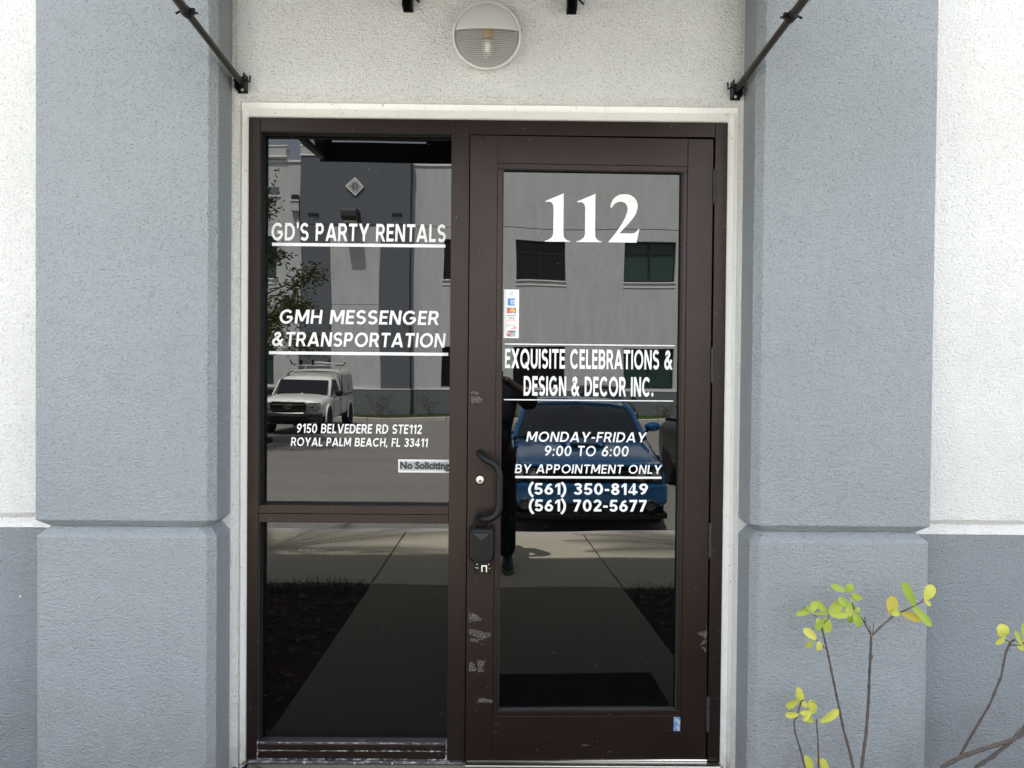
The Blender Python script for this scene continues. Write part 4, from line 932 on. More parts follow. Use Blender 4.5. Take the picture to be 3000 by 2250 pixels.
# box lamp, rainwater head and pipe
lf = thing('wall_lamp', 'bronze box lamp projecting from the grey bay across the lot', 'wall lamp', (-6.15,TY,7.75))
b = MB().prism([(TY+.005,7.55),(TY+.005,7.93),(TY+.74,7.93),(TY+.84,7.82),(TY+.84,7.62),(TY+.70,7.52)], 'x', -6.42, -5.88); b.build('housing', 'grey_plastic', lf, (-6.15,TY,7.75), bevel=.01)
bx('lamp_lens', 'reflector', lf, -6.38,-5.95, TY+.1, TY+.5, 7.50,7.519, origin=(-6.15,TY,7.75))
f('downpipe', 'far_white', -8.45, -8.35, FY, FY+.10, 0, 8.0)
f('rainwater_head', 'far_white', -8.62, -8.30, FY, FY+.26, 7.98, 8.40); f('rainwater_head', 'far_frame', -8.60, -8.34, FY+.001, FY+.20, 8.405, 8.62)
f('rainwater_head', 'far_cap', -8.66, -8.28, FY, FY+.30, 8.36, 8.402)

# ------------------------------------------------------------------ vehicles
def wheel(par, x, y, r, w, side, O, z0=0):
    t = MB().lathe([(r*.62,-w/2),(r*.95,-w/2),(r,-w*.35),(r,w*.35),(r*.95,w/2),(r*.62,w/2)], (x, y, z0+r), 'x', 36).build('wheel', 'tyre', par, O, smooth=True)
    MB().lathe([(r*.64,-w*.42),(r*.60,-w*.30),(r*.16,-w*.36)], (x, y, z0+r), 'x', 30).lathe([(r*.64,w*.42),(r*.60,w*.30),(r*.16,w*.36)], (x, y, z0+r), 'x', 30).build('rim', 'rim', t, O, smooth=True)
    sp = MB()
    for k in range(7):
        a = 2*math.pi*k/7; c, s_ = math.cos(a), math.sin(a); xo = x+side*w*.40; zc = z0+r
        sp.tube([(xo, y+c*r*.1, zc+s_*r*.1), (xo-side*.0, y+c*r*.6, zc+s_*r*.6)], .022, 6)
    sp.build('spokes', 'rim', t, O)
def body_ring(y, hw, z0, zs, zt, crown=.02, n=9, tuck=.05):
    """half profile mirrored: sill, flank, shoulder, top"""
    half = [(hw-tuck*1.6, z0), (hw-tuck*.4, z0+.10), (hw, z0+(zs-z0)*.45), (hw-.005, zs-(zs-z0)*.18), (hw-.045, zs), (hw-.16, zt-(zt-zs)*.25+0), (hw*.5, zt+crown*.7), (0, zt+crown)]
    return [(x, y, z) for x, z in half]+[(-x, y, z) for x, z in reversed(half[:-1])]
def loftring(rings, name, m, par, sub=1, caps=True):
    return MB().loft(rings, closed=True, caps=caps).build(name, m, par, subsurf=sub)
# -- blue coupe, nose towards the door
def coupe():
    t = thing('coupe', 'metallic blue muscle coupe with a hood scoop, parked nose first at the walk', 'car', (1.150,-5.48,LOT), math.pi+.076)
    st = [(.02,.86,.30,.60,.70),(.06,.90,.22,.70,.775),(.30,.935,.20,.76,.835),(.9,.955,.19,.83,.90),(1.55,.96,.19,.88,.985),(1.9,.96,.19,.92,1.0),(2.9,.955,.19,.93,1.0),(3.7,.965,.20,.96,1.03),(4.3,.96,.22,.98,1.07),(4.85,.93,.26,.96,1.06),(4.98,.88,.34,.86,.95)]
    loftring([body_ring(*s) for s in st], 'body', 'blue_paint', t)
    # greenhouse: glass volume with painted roof, pillars
    def g(y, hw, z, top, k=.84): return [(hw, y, z), (hw*(.5+k*.5), y, z+(top-z)*.5), (hw*k, y, top-.03), (hw*.6, y, top), (0, y, top+.018), (-hw*.6, y, top), (-hw*k, y, top-.03), (-hw*(.5+k*.5), y, z+(top-z)*.5), (-hw, y, z)]
    MB().loft([g(1.46,.82,.95,.995,1.0), g(1.62,.825,.97,1.07,.985), g(2.05,.81,.97,1.28,.92), g(2.38,.79,.97,1.395,.86), g(2.9,.77,.97,1.43), g(3.3,.76,.97,1.41), g(3.9,.75,.98,1.26), g(4.35,.75,.98,1.09)], closed=True).build('glasshouse', 'car_glass', t, smooth=True)
    def roofring(y, hw, top, th=.03): return [(hw*.90, y, top-.055), (hw*.84, y, top-.010), (hw*.6, y, top+.022), (0, y, top+.040), (-hw*.6, y, top+.022), (-hw*.84, y, top-.010), (-hw*.90, y, top-.055), (-hw*.5, y, top-.03), (hw*.5, y, top-.03)]
    MB().loft([roofring(2.30,.78,1.368), roofring(2.45,.775,1.40), roofring(2.9,.76,1.432), roofring(3.3,.75,1.41), roofring(3.45,.745,1.375)], closed=True).build('roof', 'blue_paint', t, smooth=True)
    for s in (-1, 1):
        MB().tube([(s*.835,1.40,.955),(s*.820,1.62,1.045),(s*.750,2.05,1.258),(s*.690,2.38,1.372)], [.034,.038,.038,.036], 8).build('pillar', 'blue_paint', t, smooth=True)
        MB().tube([(s*.70,3.35,1.385),(s*.74,3.9,1.22),(s*.80,4.3,1.06)], [.05,.09,.06], 8).build('pillar', 'blue_paint', t, smooth=True)
        mr = MB().loft([[(s*(x), 1.86+d, z) for x, z in ((.99+.09*k*math.cos(a)*1.25+.02, 1.085+.072*k*math.sin(a)) for a in [2*math.pi*i/14 for i in range(14)])] for d, k in ((-.085,.45),(-.05,.88),(.0,1.0),(.045,.92))]).build('door_mirror', 'blue_paint', t, smooth=True)
        MB().tube([(s*.86,1.88,.965),(s*.95,1.87,1.03)], .025, 8).build('mirror_stalk', 'blue_paint', mr, smooth=True)
        # four round lamps in the black nose band
        for hx in (.60, .765): 
            lm = MB().lathe([(.078,.0),(.080,-.035),(.066,-.045)], (s*hx,.005+ (hx-.6)*.12,.655), 'y', 24).build('headlight', 'headlight_dark', t, smooth=True)
            MB().lathe([(.045,-.046),(.03,-.056),(.01,-.058)], (s*hx,.005+(hx-.6)*.12,.655), 'y', 18).build('headlight_bulb', 'headlight', lm, smooth=True)
        MB().lathe([(.07,-.06),(.055,-.085),(.045,-.07)], (s*.70,.02,.335), 'y', 22).build('fog_lamp', 'headlight_dark', t, smooth=True)
        wheel(t, s*.83, .98, .345, .245, s, (0,0,0)); wheel(t, s*.83, 3.95, .345, .245, s, (0,0,0))
        MB().lathe([(.42,0),(.42,.02)], (s*.955-.01*(s+1),.98,.36), 'x', 32).build('wheel_arch', 'grille_black', t); MB().lathe([(.42,0),(.42,.02)], (s*.955-.01*(s+1),3.95,.36), 'x', 32).build('wheel_arch', 'grille_black', t)
    # nose band, bumper, lower grille, splitter, scoop, cut lines
    def bowed(x, z0, z1, y, yb, name, m, n=14, bow=.09, bev=.012):
        lo = [(-x+2*x*i/n) for i in range(n+1)]; b = MB()
        fr_ = [(q, y+bow*(abs(q)/.92)**3) for q in lo]
        poly = fr_+[(q, yb+bow*(abs(q)/.92)**3) for q, _ in reversed(fr_)]
        return b.prism(poly, 'z', z0, z1).build(name, m, t, bevel=bev)
    bowed(.855,.575,.735,-.012,.12,'grille','grille_black')
    bowed(.85,.745,.785,-.045,.16,'hood_lip','blue_paint', bev=.016)
    bowed(.895,.335,.570,-.085,.20,'front_bumper','blue_paint', bev=.035)
    bowed(.62,.225,.325,-.070,.20,'lower_grille','grille_black'); bowed(.90,.175,.235,-.075,.30,'splitter','grille_black')
    for z in (.615,.655,.695): bx('grille_bar', 'grey_plastic', t, -.50,.50, -.022,-.012, z-.004, z+.004)
    MB().add([(-.23,.72,.925),(.23,.72,.925),(.30,1.12,.955),(-.30,1.12,.955),(-.21,.74,.962),(.21,.74,.962),(.27,1.10,.992),(-.27,1.10,.992)], [(4,5,6,7),(0,1,5,4),(1,2,6,5),(2,3,7,6),(3,0,4,7)]).build('hood_scoop', 'blue_paint', t, bevel=.012)
    MB().add([(-.19,.712,.930),(.19,.712,.930),(.17,.725,.957),(-.17,.725,.957)], [(0,1,2,3)]).build('scoop_mouth', 'grille_black', t)
    for s in (-1, 1): MB().tube([(s*.80,.35,.858),(s*.83,.9,.905),(s*.86,1.5,.965)], .005, 6).build('hood_seam', 'grille_black', t)
    bx('cowl_vent', 'grille_black', t, -.72,.72, 1.38,1.50, .962,.995)
    bx('inspection_sticker', 'lamp_white', t, .60,.66, 2.19,2.20, 1.28,1.335); bx('dash_papers', 'lamp_white', t, .56,.72, 1.63,1.66, 1.02,1.045)
    bx('interior_mirror', 'grey_plastic', t, -.06,.10, 2.13,2.16, 1.305,1.35)
    for s in (-1, 1): MB().tube([(s*.965,1.62,.85),(s*.968,1.62,.35),(s*.955,1.64,.25)], .004, 5).tube([(s*.955,2.95,.92),(s*.966,2.95,.35)], .004, 5).build('door_seam', 'grille_black', t)
coupe()
# -- white pickup with fibreglass topper and ladder rack, nose towards the door
def pickup():
    t = thing('pickup_truck', 'white pickup truck with a topper and ladder rack, parked across the lot', 'pickup truck', (-6.18,-18.75,LOT), math.pi)
    # front clip + hood
    def ring(y, hw, z0, zs, zt, fl=0): return body_ring(y, hw, z0, zs, zt, crown=.03, tuck=.03)
    loftring([ring(.10,.84,.46,.88,.95), ring(.16,.885,.44,.93,.99), ring(.5,.905,.42,.98,1.05), ring(1.0,.915,.36,1.02,1.09), ring(1.42,.915,.34,1.05,1.12), ring(1.6,.90,.34,1.06,1.12), ring(2.75,.90,.34,1.06,1.10), ring(2.85,.90,.36,1.06,1.08)], 'body', 'white_paint', t)
    loftring([body_ring(2.93,.895,.42,1.06,1.08), body_ring(3.1,.90,.40,1.08,1.09), body_ring(4.9,.90,.42,1.08,1.09), body_ring(5.0,.89,.44,1.07,1.08)], 'load_bed', 'white_paint', t)
    def cab(y, hw, z, top): return [(hw, y, z), (hw*.975, y, z+(top-z)*.45), (hw*.86, y, top-.05), (hw*.72, y, top-.005), (0, y, top+.02), (-hw*.72, y, top-.005), (-hw*.86, y, top-.05), (-hw*.975, y, z+(top-z)*.45), (-hw, y, z)]
    MB().loft([cab(1.36,.80,1.0,1.08), cab(1.95,.82,1.05,1.56), cab(2.15,.82,1.05,1.645), cab(2.6,.82,1.05,1.665), cab(2.80,.82,1.05,1.64)], closed=True).build('cab', 'white_paint', t, smooth=True)
    # windscreen, side glass
    MB().add([(-.735,1.395,1.105),(.735,1.395,1.105),(.675,1.915,1.540),(-.675,1.915,1.540)], [(0,1,2,3)]).build('windshield', 'car_glass', t, fix=False)
    for v in t.children:
        if v.name.startswith('windshield'): v.location = (0,-.012,.012); sm = v.modifiers.new('s','SOLIDIFY'); sm.thickness = .01
    for s in (-1, 1):
        b = MB().add([(s*.835,1.62,1.12),(s*.838,2.62,1.12),(s*.745,2.58,1.56),(s*.745,2.12,1.57)], [(0,1,2,3)]).build('side_window', 'car_glass', t, fix=False); sm = b.modifiers.new('s','SOLIDIFY'); sm.thickness = .02; sm.offset = 0
        b.location = (s*.006,0,0)
        MB().tube([(s*.820,1.36,1.09),(s*.745,1.93,1.55)], .022, 8).build('pillar', 'white_paint', t)
        mr = bx('door_mirror', 'black_plastic', t, min(s*.93,s*1.14), max(s*.93,s*1.14), 1.68,1.80, 1.08,1.25, bevel=.03)
        bx('door_handle', 'black_plastic', t, min(s*.905,s*.93), max(s*.905,s*.93), 2.45,2.58, .93,.96, bevel=.008)
        wheel(t, s*.80, .92, .36, .23, s, (0,0,0)); wheel(t, s*.80, 4.05, .36, .23, s, (0,0,0))
        for y in (.92, 4.05):
            MB().lathe([(.43,0),(.43,.02)], (s*.905-.01*(s+1)+s*.008, y, .40), 'x', 32).build('wheel_arch', 'grille_black', t)
            # flared wheel arch lip
            MB().tube([(s*.925, y+.445*math.cos(R(a)), .40+.445*math.sin(R(a))) for a in range(-10, 191, 10)], .032, 8).build('arch_flare', 'white_paint', t, smooth=True)
        # headlight: angular housing wrapping to the flank
        hl = MB().prism([(s*.52,.735),(s*.52,.915),(s*.86,.925),(s*.885,.80),(s*.80,.70)], 'y', .035, .14).build('headlight', 'headlight', t, bevel=.015)
        MB().lathe([(.05,0),(.045,-.02),(.02,-.024)], (s*.66,.036,.82), 'y', 16).build('headlight_bulb', 'chrome', hl, smooth=True); MB().lathe([(.03,0),(.02,-.02)], (s*.79,.036,.80), 'y', 12).build('headlight_bulb', 'chrome', hl)
        MB().tube([(s*.918,1.60,1.05),(s*.918,1.58,.45)], .005, 5).tube([(s*.908,2.72,1.06),(s*.908,2.72,.42)], .005, 5).build('door_seam', 'grille_black', t)
    # grille with chrome surround and three-oval badge, dark bumper
    MB().prism([(-.50,.70),(-.42,.62),(.42,.62),(.50,.70),(.50,.88),(.42,.93),(-.42,.93),(-.50,.88)], 'y', .025,.13).build('grille', 'grille_black', t, bevel=.008)
    MB().tube([(x,.022,z) for x, z in ((-.50,.70),(-.42,.62),(.42,.62),(.50,.70),(.50,.88),(.42,.935),(-.42,.935),(-.50,.88),(-.50,.70))], .013, 6).build('grille_surround', 'steel', t)
    for z in (.70,.86): bx('grille_bar', 'steel' if z > .8 else 'grey_plastic', t, -.44,.44,.008,.022, z-.011, z+.011)
    bd = MB()
    def ell(rx, rz, cx=0, cz=0): return [(cx+rx*math.cos(a*math.pi/12), .0, .80+cz+rz*math.sin(a*math.pi/12)) for a in range(25)]
    bd.tube(ell(.095,.062), .009, 6).tube(ell(.030,.058), .007, 6).tube(ell(.062,.022,0,.028), .007, 6)
    bd.build('badge', 'chrome', t)
    MB().loft([[(x, y+.10*(abs(x)/.9)**3, z) for x, y, z in ((-.90,-.02,.33),(-.90,-.05,.58),(-.45,-.06,.60),(0,-.065,.60),(.45,-.06,.60),(.90,-.05,.58),(.90,-.02,.33),(.45,-.03,.30),(0,-.03,.30),(-.45,-.03,.30))], [(x, .22, z) for x, y, z in ((-.90,0,.36),(-.90,0,.62),(-.45,0,.62),(0,0,.62),(.45,0,.62),(.90,0,.62),(.90,0,.36),(.45,0,.34),(0,0,.34),(-.45,0,.34))]]).build('front_bumper', 'grey_plastic', t, bevel=.02)
    bx('bumper_intake', 'grille_black', t, -.50,.50, -.072,-.03, .40,.50, bevel=.01); bx('bumper_pad', 'grey_plastic', t, -.56,.56, -.085,-.03, .525,.585, bevel=.01)
    for s in (-1, 1): MB().lathe([(.045,0),(.045,-.02),(.03,-.03)], (s*.68,-.02,.44), 'y', 14).build('fog_lamp', 'headlight_dark', t)
    bx('wiper', 'grille_black', t, -.6,.55, 1.375,1.40, 1.098,1.112)
    # topper
    def tp(y, hw, top): return [(hw, y, 1.095), (hw-.02, y, 1.35), (hw-.10, y, top-.12), (hw-.20, y, top-.02), (0, y, top+.02), (-hw+.20, y, top-.02), (-hw+.10, y, top-.12), (-hw+.02, y, 1.35), (-hw, y, 1.095)]
    tpp = MB().loft([tp(2.86,.80,1.78), tp(2.98,.85,1.86), tp(3.6,.86,1.88), tp(4.9,.86,1.88), tp(5.02,.84,1.84)], closed=True).build('topper', 'topper', t, smooth=True)
    for s in (-1, 1):
        b = MB().add([(s*.868,3.12,1.15),(s*.868,4.82,1.15),(s*.808,4.72,1.68),(s*.808,3.12,1.68)], [(0,1,2,3)]).build('topper_door', 'lamp_white', tpp, fix=False); sm = b.modifiers.new('s','SOLIDIFY'); sm.thickness = .03; sm.offset = 0
        MB().tube([(s*.872,3.10,1.13),(s*.872,4.86,1.13),(s*.808,4.74,1.71),(s*.808,3.08,1.71),(s*.872,3.10,1.13)], .012, 6).build('topper_seal', 'grille_black', tpp)
        bx('topper_latch', 'grille_black', tpp, min(s*.85,s*.88), max(s*.85,s*.88), 3.94,3.99, 1.24,1.38)
    MB().tube([(.88,2.845,1.10),(.86,2.845,1.36),(.77,2.845,1.74),(.64,2.845,1.80),(0,2.845,1.82),(-.64,2.845,1.80),(-.77,2.845,1.74),(-.86,2.845,1.36),(-.88,2.845,1.10)], .014, 6).build('topper_trim', 'grille_black', tpp)
    # ladder rack
    rk = MB()
    for y in (3.15, 4.65):
        rk.tube([(-.86,y,2.00),(.86,y,2.00)], .018, 8)
        for s in (-1, 1): rk.tube([(s*.74,y-.06,1.83),(s*.72,y,2.0)], .012, 6).tube([(s*.74,y+.06,1.83),(s*.72,y,2.0)], .012, 6)
    for s in (-1, 1): rk.tube([(s*.78,3.0,2.02),(s*.78,4.9,2.02)], .016, 8)
    rk.build('roof_rack', 'lamp_white', t, smooth=True)
    for x in (-.42, .10, .48): bx('rack_stop', 'grille_black', t, x-.035, x+.035, 3.12,3.18, 2.01,2.17)
    MB().tube([(-.95,3.15,2.09),(-.86,3.15,2.00),(-.60,3.15,2.00)], .02, 6).tube([(.62,3.15,2.01),(.75,3.15,2.05),(.80,3.15,2.17)], .022, 6).tube([(-.60,3.15,2.00),(.62,3.15,2.01)], .014, 6).build('rack_clamp', 'grille_black', t)
    MB().tube([(-.5,3.05,2.05),(-.1,3.2,2.09),(.4,4.2,2.10),(-.6,4.8,2.05)], .026, 6).build('ladder_rail', 'lamp_white', t)
pickup()
# -- dark cars
def dark_car(label, loc, rz, hatch=False):
    t = thing('parked_car', label, 'car', loc, rz, 'black cars parked in the lot')
    rr0 = [(.0,.80,.30,.55,.66),(.05,.88,.24,.66,.78),(.4,.92,.20,.80,.88),(1.0,.93,.19,.90,.97),(1.5,.93,.19,.96,1.02),(3.4,.93,.19,.98,1.02),(4.4,.92,.22,1.0,1.05),(4.62,.86,.30,.90,.98)]
    loftring([body_ring(*s) for s in rr0], 'body', 'black_paint', t)
    top = 1.56 if hatch else 1.44
    def g(y, hw, z, tp_): return [(hw, y, z), (hw*.96, y, z+(tp_-z)*.5), (hw*.80, y, tp_-.04), (hw*.6, y, tp_), (0, y, tp_+.02), (-hw*.6, y, tp_), (-hw*.80, y, tp_-.04), (-hw*.96, y, z+(tp_-z)*.5), (-hw, y, z)]
    MB().loft([g(1.25,.80,.98,1.02), g(2.0,.80,1.0,top-.05), g(2.6,.78,1.0,top), g(3.5,.77,1.0,top-.03), g(4.45,.78,1.0,1.08 if not hatch else 1.25)], closed=True).build('glasshouse', 'car_glass', t, smooth=True)
    MB().loft([[(x*.78, y, z+top+d) for x, z in ((.90,-.05),(.6,.015),(0,.035),(-.6,.015),(-.90,-.05),(0,-.02))] for y, d in ((2.0,-.05),(2.6,0),(3.5,-.03))], closed=True).build('roof', 'black_paint', t, smooth=True)
    for s in (-1, 1):
        bx('headlight', 'headlight', t, min(s*.55,s*.80), max(s*.55,s*.80), -.01,.06,.60,.70, bevel=.02); bx('door_mirror', 'black_paint', t, min(s*.95,s*1.08), max(s*.95,s*1.08), 1.55,1.68,1.0,1.14, bevel=.03)
        wheel(t, s*.81,.90,.335,.22,s,(0,0,0)); wheel(t, s*.81,3.72,.335,.22,s,(0,0,0))
    bx('grille', 'grille_black', t, -.42,.42,-.02,.05,.45,.66, bevel=.02)
    return t
c0 = dark_car('black sedan parked beside the blue coupe, nose to the walk', (3.97,-5.7,LOT), math.pi)
dup(c0, (4.05,-20.2,LOT), math.pi, 'black car parked by the far kerb, behind the blue coupe')

# ------------------------------------------------------------------ trees, palms and shrubs
def tree(label, x, y, z0, rc, zc0, zc1, n_cl, leaves, seed, thin=.13):
    rnd = random.Random(seed); t = thing('oak_tree', label, 'tree', (x,y,z0)); O = (x,y,z0)
    tk = MB().tube([(x,y,z0-.1),(x+.05,y,z0+1.2),(x-.05,y+.05,z0+2.4),(x,y,z0+4.2)], [thin,thin*.8,thin*.65,thin*.25], 10)
    cls = []
    for i in range(n_cl):
        a = rnd.uniform(0, 6.283); zz = zc0+(zc1-zc0)*rnd.random()**1.35
        k = 1.0 if zz < 3.9 else max(.35, 1-.26*(zz-3.6)); rr_ = rc*k*math.sqrt(rnd.uniform(.04,1))
        p = Vector((x+rr_*math.cos(a), y+rr_*math.sin(a), zz)); cls.append(p)
        s = Vector((x, y, max(z0+1.5, zz-1.3))); m = s.lerp(p, .5)+Vector((0,0,.12))
        tk.tube([s, m, p], [.04,.022,.008], 5, cap=False)
    tk.build('trunk', 'trunk', t, O)
    for mi, mm in enumerate(('tree_leaf', 'tree_leaf_b')):
        b = MB()
        for p in cls:
            for k in range(leaves//2):
                d = Vector((rnd.gauss(0,1), rnd.gauss(0,1), rnd.gauss(0,.55))); q_ = p+d*.22; L = rnd.uniform(.04,.07); u = Vector((rnd.gauss(0,1),rnd.gauss(0,1),rnd.gauss(0,.6))).normalized(); v = u.orthogonal().normalized()*L*.45
                b.add([q_-u*L, q_+v, q_+u*L, q_-v], [(0,1,2,3)])
        b.build('crown', mm, t, O, fix=False)
    return t
tree('leafy oak tree in front of the grey bay, beside the white pickup', -6.80, -14.8, LOT, 2.40, 2.1, 6.1, 105, 230, 11)
bx('tree_island', 'lawn_soil' if 'lawn_soil' in M else 'mulch', None, -8.4,-5.9,-16.4,-13.2,-.4,-.13, bevel=.03); struct(bpy.data.objects['tree_island'])
def palm(label, x, y, zt, n, L, seed):
    rnd = random.Random(seed); t = thing('palm_tree', label, 'palm tree', (x,y,-.05), group='small palms beside the entrance walk'); O = (x,y,-.05)
    MB().tube([(x,y,-.1),(x+.03,y,zt*.5),(x,y,zt)], [.07,.055,.05], 12).build('trunk', 'trunk', t, O, smooth=True)
    for i in range(n):
        a = 2*math.pi*i/n+rnd.uniform(-.1,.1); up = rnd.uniform(-.05,.75); c, s_ = math.cos(a), math.sin(a); b = MB(); pts = []
        for k in range(9):
            u = k/8; pts.append(Vector((x+c*L*u*math.cos(up*.6), y+s_*L*u*math.cos(up*.6), zt+L*(math.sin(up)*u-.42*u*u))))
        b.tube(pts, [.012*(1-.8*k/8) for k in range(9)], 5)
        for k in range(1, 34):
            u = k/34; j = min(7, int(u*8)); fpt = pts[j].lerp(pts[j+1], u*8-j); d = (pts[j+1]-pts[j]).normalized(); sd = d.cross(Vector((0,0,1))).normalized()
            ll = .42*math.sin(math.pi*min(1, u*.85+.12))
            for s in (-1, 1):
                e = fpt+sd*s*ll*.75+d*ll*.6-Vector((0,0,ll*.35)); w = d*.020
                b.add([fpt-w, fpt+w, e], [(0,1,2)])
        b.build('frond', 'palm_leaf', t, O, fix=False)
palm('feathery palm in the planting bed right of the entrance walk', 1.80, -2.05, 4.3, 15, 1.75, 2)
palm('feathery palm in the planting bed left of the entrance walk', -2.75, -1.85, 4.6, 17, 2.1, 9)
def bare_shrub(x, y, h, w, seed, label):
    rnd = random.Random(seed); t = thing('shrub', label, 'shrub', (x,y,-.12), group='thin shrubs along the far wall'); O = (x,y,-.12); b = MB(); lf_ = MB()
    for i in range(9):
        a = rnd.uniform(0, 6.28); p = [Vector((x,y,-.14))]; d = Vector((math.cos(a)*w*.5, math.sin(a)*w*.35, h))
        for k in range(1, 5): p.append(Vector((x,y,-.14))+d*(k/4)*rnd.uniform(.8,1.05)+Vector((rnd.gauss(0,.03),rnd.gauss(0,.03),0)))
        b.tube(p, [.014,.011,.008,.006,.004], 5)
        for k in range(16):
            q_ = p[rnd.choice((2,3,4))]+Vector((rnd.gauss(0,.07),rnd.gauss(0,.07),rnd.gauss(0,.07))); u = Vector((rnd.gauss(0,1),rnd.gauss(0,1),rnd.gauss(0,1))).normalized()*.035; v = u.orthogonal().normalized()*.018
            lf_.add([q_-u,q_+v,q_+u,q_-v], [(0,1,2,3)])
    b.build('stems', 'trunk', t, O); lf_.build('foliage', 'tree_leaf', t, O, fix=False)
bare_shrub(-6.55, -27.1, .75, .8, 1, 'thin bushy shrub at the left end of the far wall base'); bare_shrub(-5.05, -27.1, .85, 1.1, 2, 'fullest thin shrub below the grey bay')
bare_shrub(-3.0, -27.2, .80, .9, 3, 'sparse twiggy shrub right of the grey bay'); bare_shrub(7.5, -27.3, .5, .9, 4, 'low thin shrub under the far right windows')

# ------------------------------------------------------------------ the photographer
def skin(name, nodes, edges, m, par, O, root=0, sub=2):
    me = bpy.data.meshes.new(name); me.from_pydata([Vector(n[0])-Vector(O) for n in nodes], edges, []); me.materials.append(M[m])
    o = bpy.data.objects.new(name, me); COL.objects.link(o); o.parent = par
    md_ = o.modifiers.new('skin', 'SKIN'); md_.use_smooth_shade = True
    for i, n in enumerate(nodes):
        r = n[1]; me.skin_vertices[0].data[i].radius = r if isinstance(r, tuple) else (r, r); me.skin_vertices[0].data[i].use_root = (i == root)
    q_ = o.modifiers.new('sub', 'SUBSURF'); q_.levels = sub; q_.render_levels = sub
    return o
PX, PY = .02, -3.36
per = thing('person', 'person in dark clothes holding a phone, seen only as a reflection in the door', 'person', (PX,PY,-.06)); PO = (PX,PY,-.06)
nodes = [((PX,PY,.95),(.17,.12)), ((PX,PY,1.15),(.165,.115)), ((PX,PY,1.33),(.17,.11)), ((PX,PY-.01,1.46),(.07,.065)), ((PX,PY+.01,1.54),.06), ((PX,PY+.03,1.63),(.075,.088)), ((PX,PY+.03,1.70),(.070,.085)), ((PX,PY+.02,1.75),(.04,.05)),
 ((PX+.19,PY,1.40),.062), ((.335,-3.20,1.29),.046), ((.215,-3.09,1.42),.036), ((.118,-3.045,1.50),.030),
 ((PX-.19,PY,1.40),.062), ((-.315,-3.20,1.29),.046), ((-.205,-3.09,1.42),.036), ((-.118,-3.045,1.50),.030),
 ((PX+.11,PY,.86),.10), ((PX+.12,PY+.06,.48),.066), ((PX+.13,PY+.06,.06),.042), ((PX-.11,PY,.86),.10), ((PX-.12,PY+.06,.48),.066), ((PX-.13,PY+.06,.06),.042)]
edges = [(0,1),(1,2),(2,3),(3,4),(4,5),(5,6),(6,7),(2,8),(8,9),(9,10),(10,11),(2,12),(12,13),(13,14),(14,15),(0,16),(16,17),(17,18),(0,19),(19,20),(20,21)]
bd_ = skin('body', nodes, edges, 'skin', per, PO)
skin('shirt', [((PX+.02,PY,.82),(.285,.18)), ((PX+.01,PY,1.06),(.225,.165)), ((PX,PY,1.30),(.195,.135)), ((PX,PY,1.43),(.10,.085)), ((PX+.20,PY,1.40),.080), ((.345,-3.205,1.285),.078), ((.245,-3.115,1.39),.056), ((PX-.20,PY,1.40),.080), ((-.325,-3.205,1.285),.068), ((-.265,-3.14,1.36),.052)],
     [(0,1),(1,2),(2,3),(2,4),(4,5),(5,6),(2,7),(7,8),(8,9)], 'cloth', per, PO)
skin('trousers', [((PX,PY,.96),(.20,.145)), ((PX+.115,PY+.01,.82),.120), ((PX+.125,PY+.07,.46),.096), ((PX+.13,PY+.085,.02),.080), ((PX-.115,PY+.01,.82),.120), ((PX-.125,PY+.07,.46),.088), ((PX-.13,PY+.085,.02),.080)],
     [(0,1),(1,2),(2,3),(0,4),(4,5),(5,6)], 'trouser', per, PO)
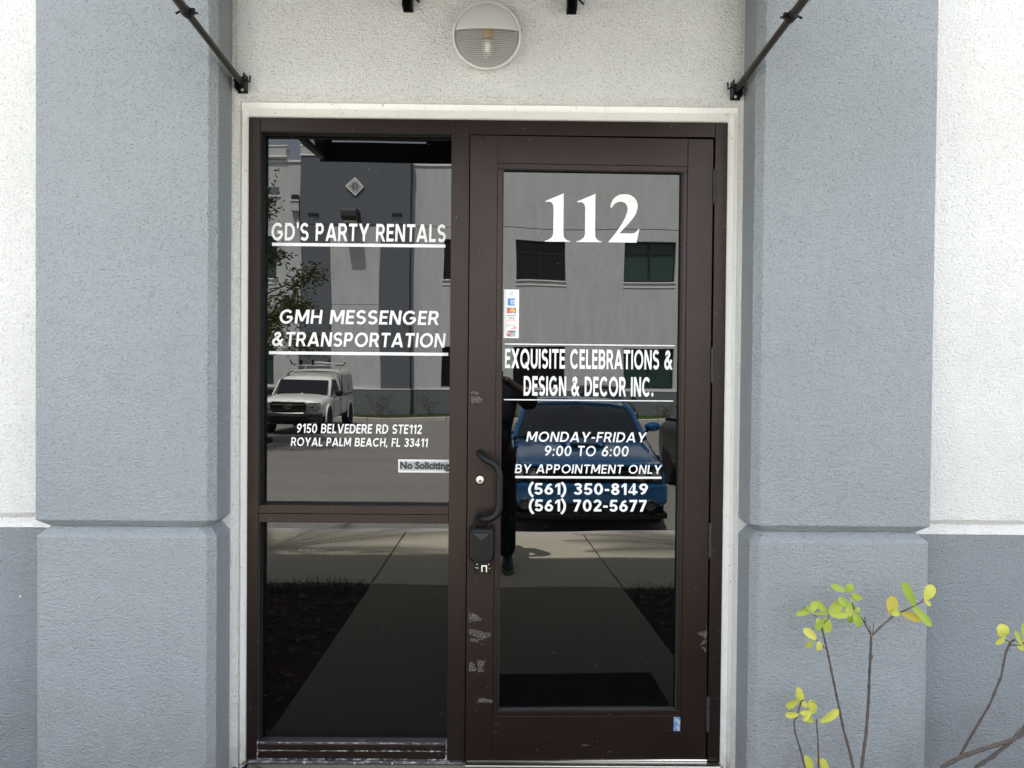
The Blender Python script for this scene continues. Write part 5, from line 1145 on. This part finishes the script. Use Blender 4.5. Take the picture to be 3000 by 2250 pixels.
for s in (-1, 1):
    sx = PX+s*.14
    so = MB().loft([[(sx+x*.052, PY+.02+y, z) for x, y in ((-.75,0),(-1,.10),(-.95,.22),(-.55,.31),(0,.335),(.55,.31),(.95,.22),(1,.10),(.75,0),(0,-.03))] for z in (-.062,-.036)]).build('shoe_sole', 'sole', per, PO, bevel=.004)
    MB().loft([[(sx+x*.048*k, PY+.022+y*(1 if y > .1 else 1)*ky, z) for x, y in ((-.75,0),(-1,.10),(-.95,.22),(-.55,.30),(0,.325),(.55,.30),(.95,.22),(1,.10),(.75,0),(0,-.02))] for z, k, ky in ((-.035,1,1),(.0,.95,.93),(.03,.80,.62),(.055,.78,.40))]).build('shoe', 'shoe', per, PO, subsurf=1)
    # hand: palm, four unequal curled fingers and a thumb gripping the phone's edge
    hx = s*.100
    skin('hand', [((s*.122,-3.05,1.492),.026), ((s*.108,-3.045,1.512),(.028,.016))], [(0,1)], 'skin', per, PO, sub=1)
    for k in range(4):
        zb = 1.545-.017*k; L = (.026,.030,.027,.020)[k]
        skin('finger', [((s*.108,-3.040,zb-.006),.0095), ((s*.104,-3.018,zb),.0088), ((s*.088,-3.012,zb+.001),.0082), ((s*(.088-L),-3.013,zb+.001),.0070)], [(0,1),(1,2),(2,3)], 'skin', per, PO, sub=1)
    skin('thumb', [((s*.112,-3.050,1.490),.0115), ((s*.092,-3.052,1.486),.0105), ((s*.068,-3.046,1.492),.0090)], [(0,1),(1,2)], 'skin', per, PO, sub=1)
    MB().lathe([(.004,-.008),(.018,-.002),(.020,.004),(.010,.010)], (PX+s*.080,PY+.02,1.63), 'x', 12).build('ear', 'skin', per, PO, smooth=True)
    MB().lathe([(.002,0),(.011,.004),(.012,.010),(.004,.016)], (PX+s*.030,PY+.112,1.655), 'y', 12).build('eye', 'vinyl', per, PO, smooth=True)
    MB().lathe([(.001,0),(.005,.001),(.005,.003)], (PX+s*.030,PY+.1265,1.655), 'y', 10).build('iris', 'ink_black', per, PO)
skin('nose', [((PX,PY+.110,1.655),.009), ((PX,PY+.135,1.620),.013), ((PX,PY+.118,1.610),.012)], [(0,1),(1,2)], 'skin', per, PO, sub=1)
MB().tube([(PX-.024,PY+.108,1.578),(PX,PY+.120,1.575),(PX+.024,PY+.108,1.578)], [.004,.007,.004], 8).build('mouth', 'logo_salmon', per, PO)
hr = MB()
for j in range(7):
    th_ = j/6*math.pi*.52; 
    for k in range(18):
        a = 2*math.pi*k/18; front = max(0, math.sin(a)); rr_ = math.sin(th_ if front < .3 else th_*(1-.35*front)); hr.v.append((PX+.090*rr_*math.cos(a), PY+.018+.108*rr_*math.sin(a), 1.665+.118*math.cos(th_ if front < .3 else th_*(1-.35*front))))
hr.f = [(j*18+k, j*18+(k+1)%18, (j+1)*18+(k+1)%18, (j+1)*18+k) for j in range(6) for k in range(18)]
hr.build('hair', 'hair', per, PO, smooth=True, fix=True)
ph = thing('phone', 'black phone held up in both hands of the person', 'phone', (0,-3.03,1.49))
MB().loft([[(x, y, z) for x, z in rr(-.078, .078, 1.492, 1.566, .012)] for y in (-3.031,-3.022)]).build('phone_case', 'black_plastic', ph, (0,-3.03,1.49), bevel=.001)
bx('phone_screen', 'car_glass', ph, -.073,.073,-3.0335,-3.0315,1.497,1.561, origin=(0,-3.03,1.49))
MB().box(-.008,.030,-3.0215,-3.0185,1.515,1.555).build('camera_bump', 'black_plastic', ph, (0,-3.03,1.49), bevel=.002)
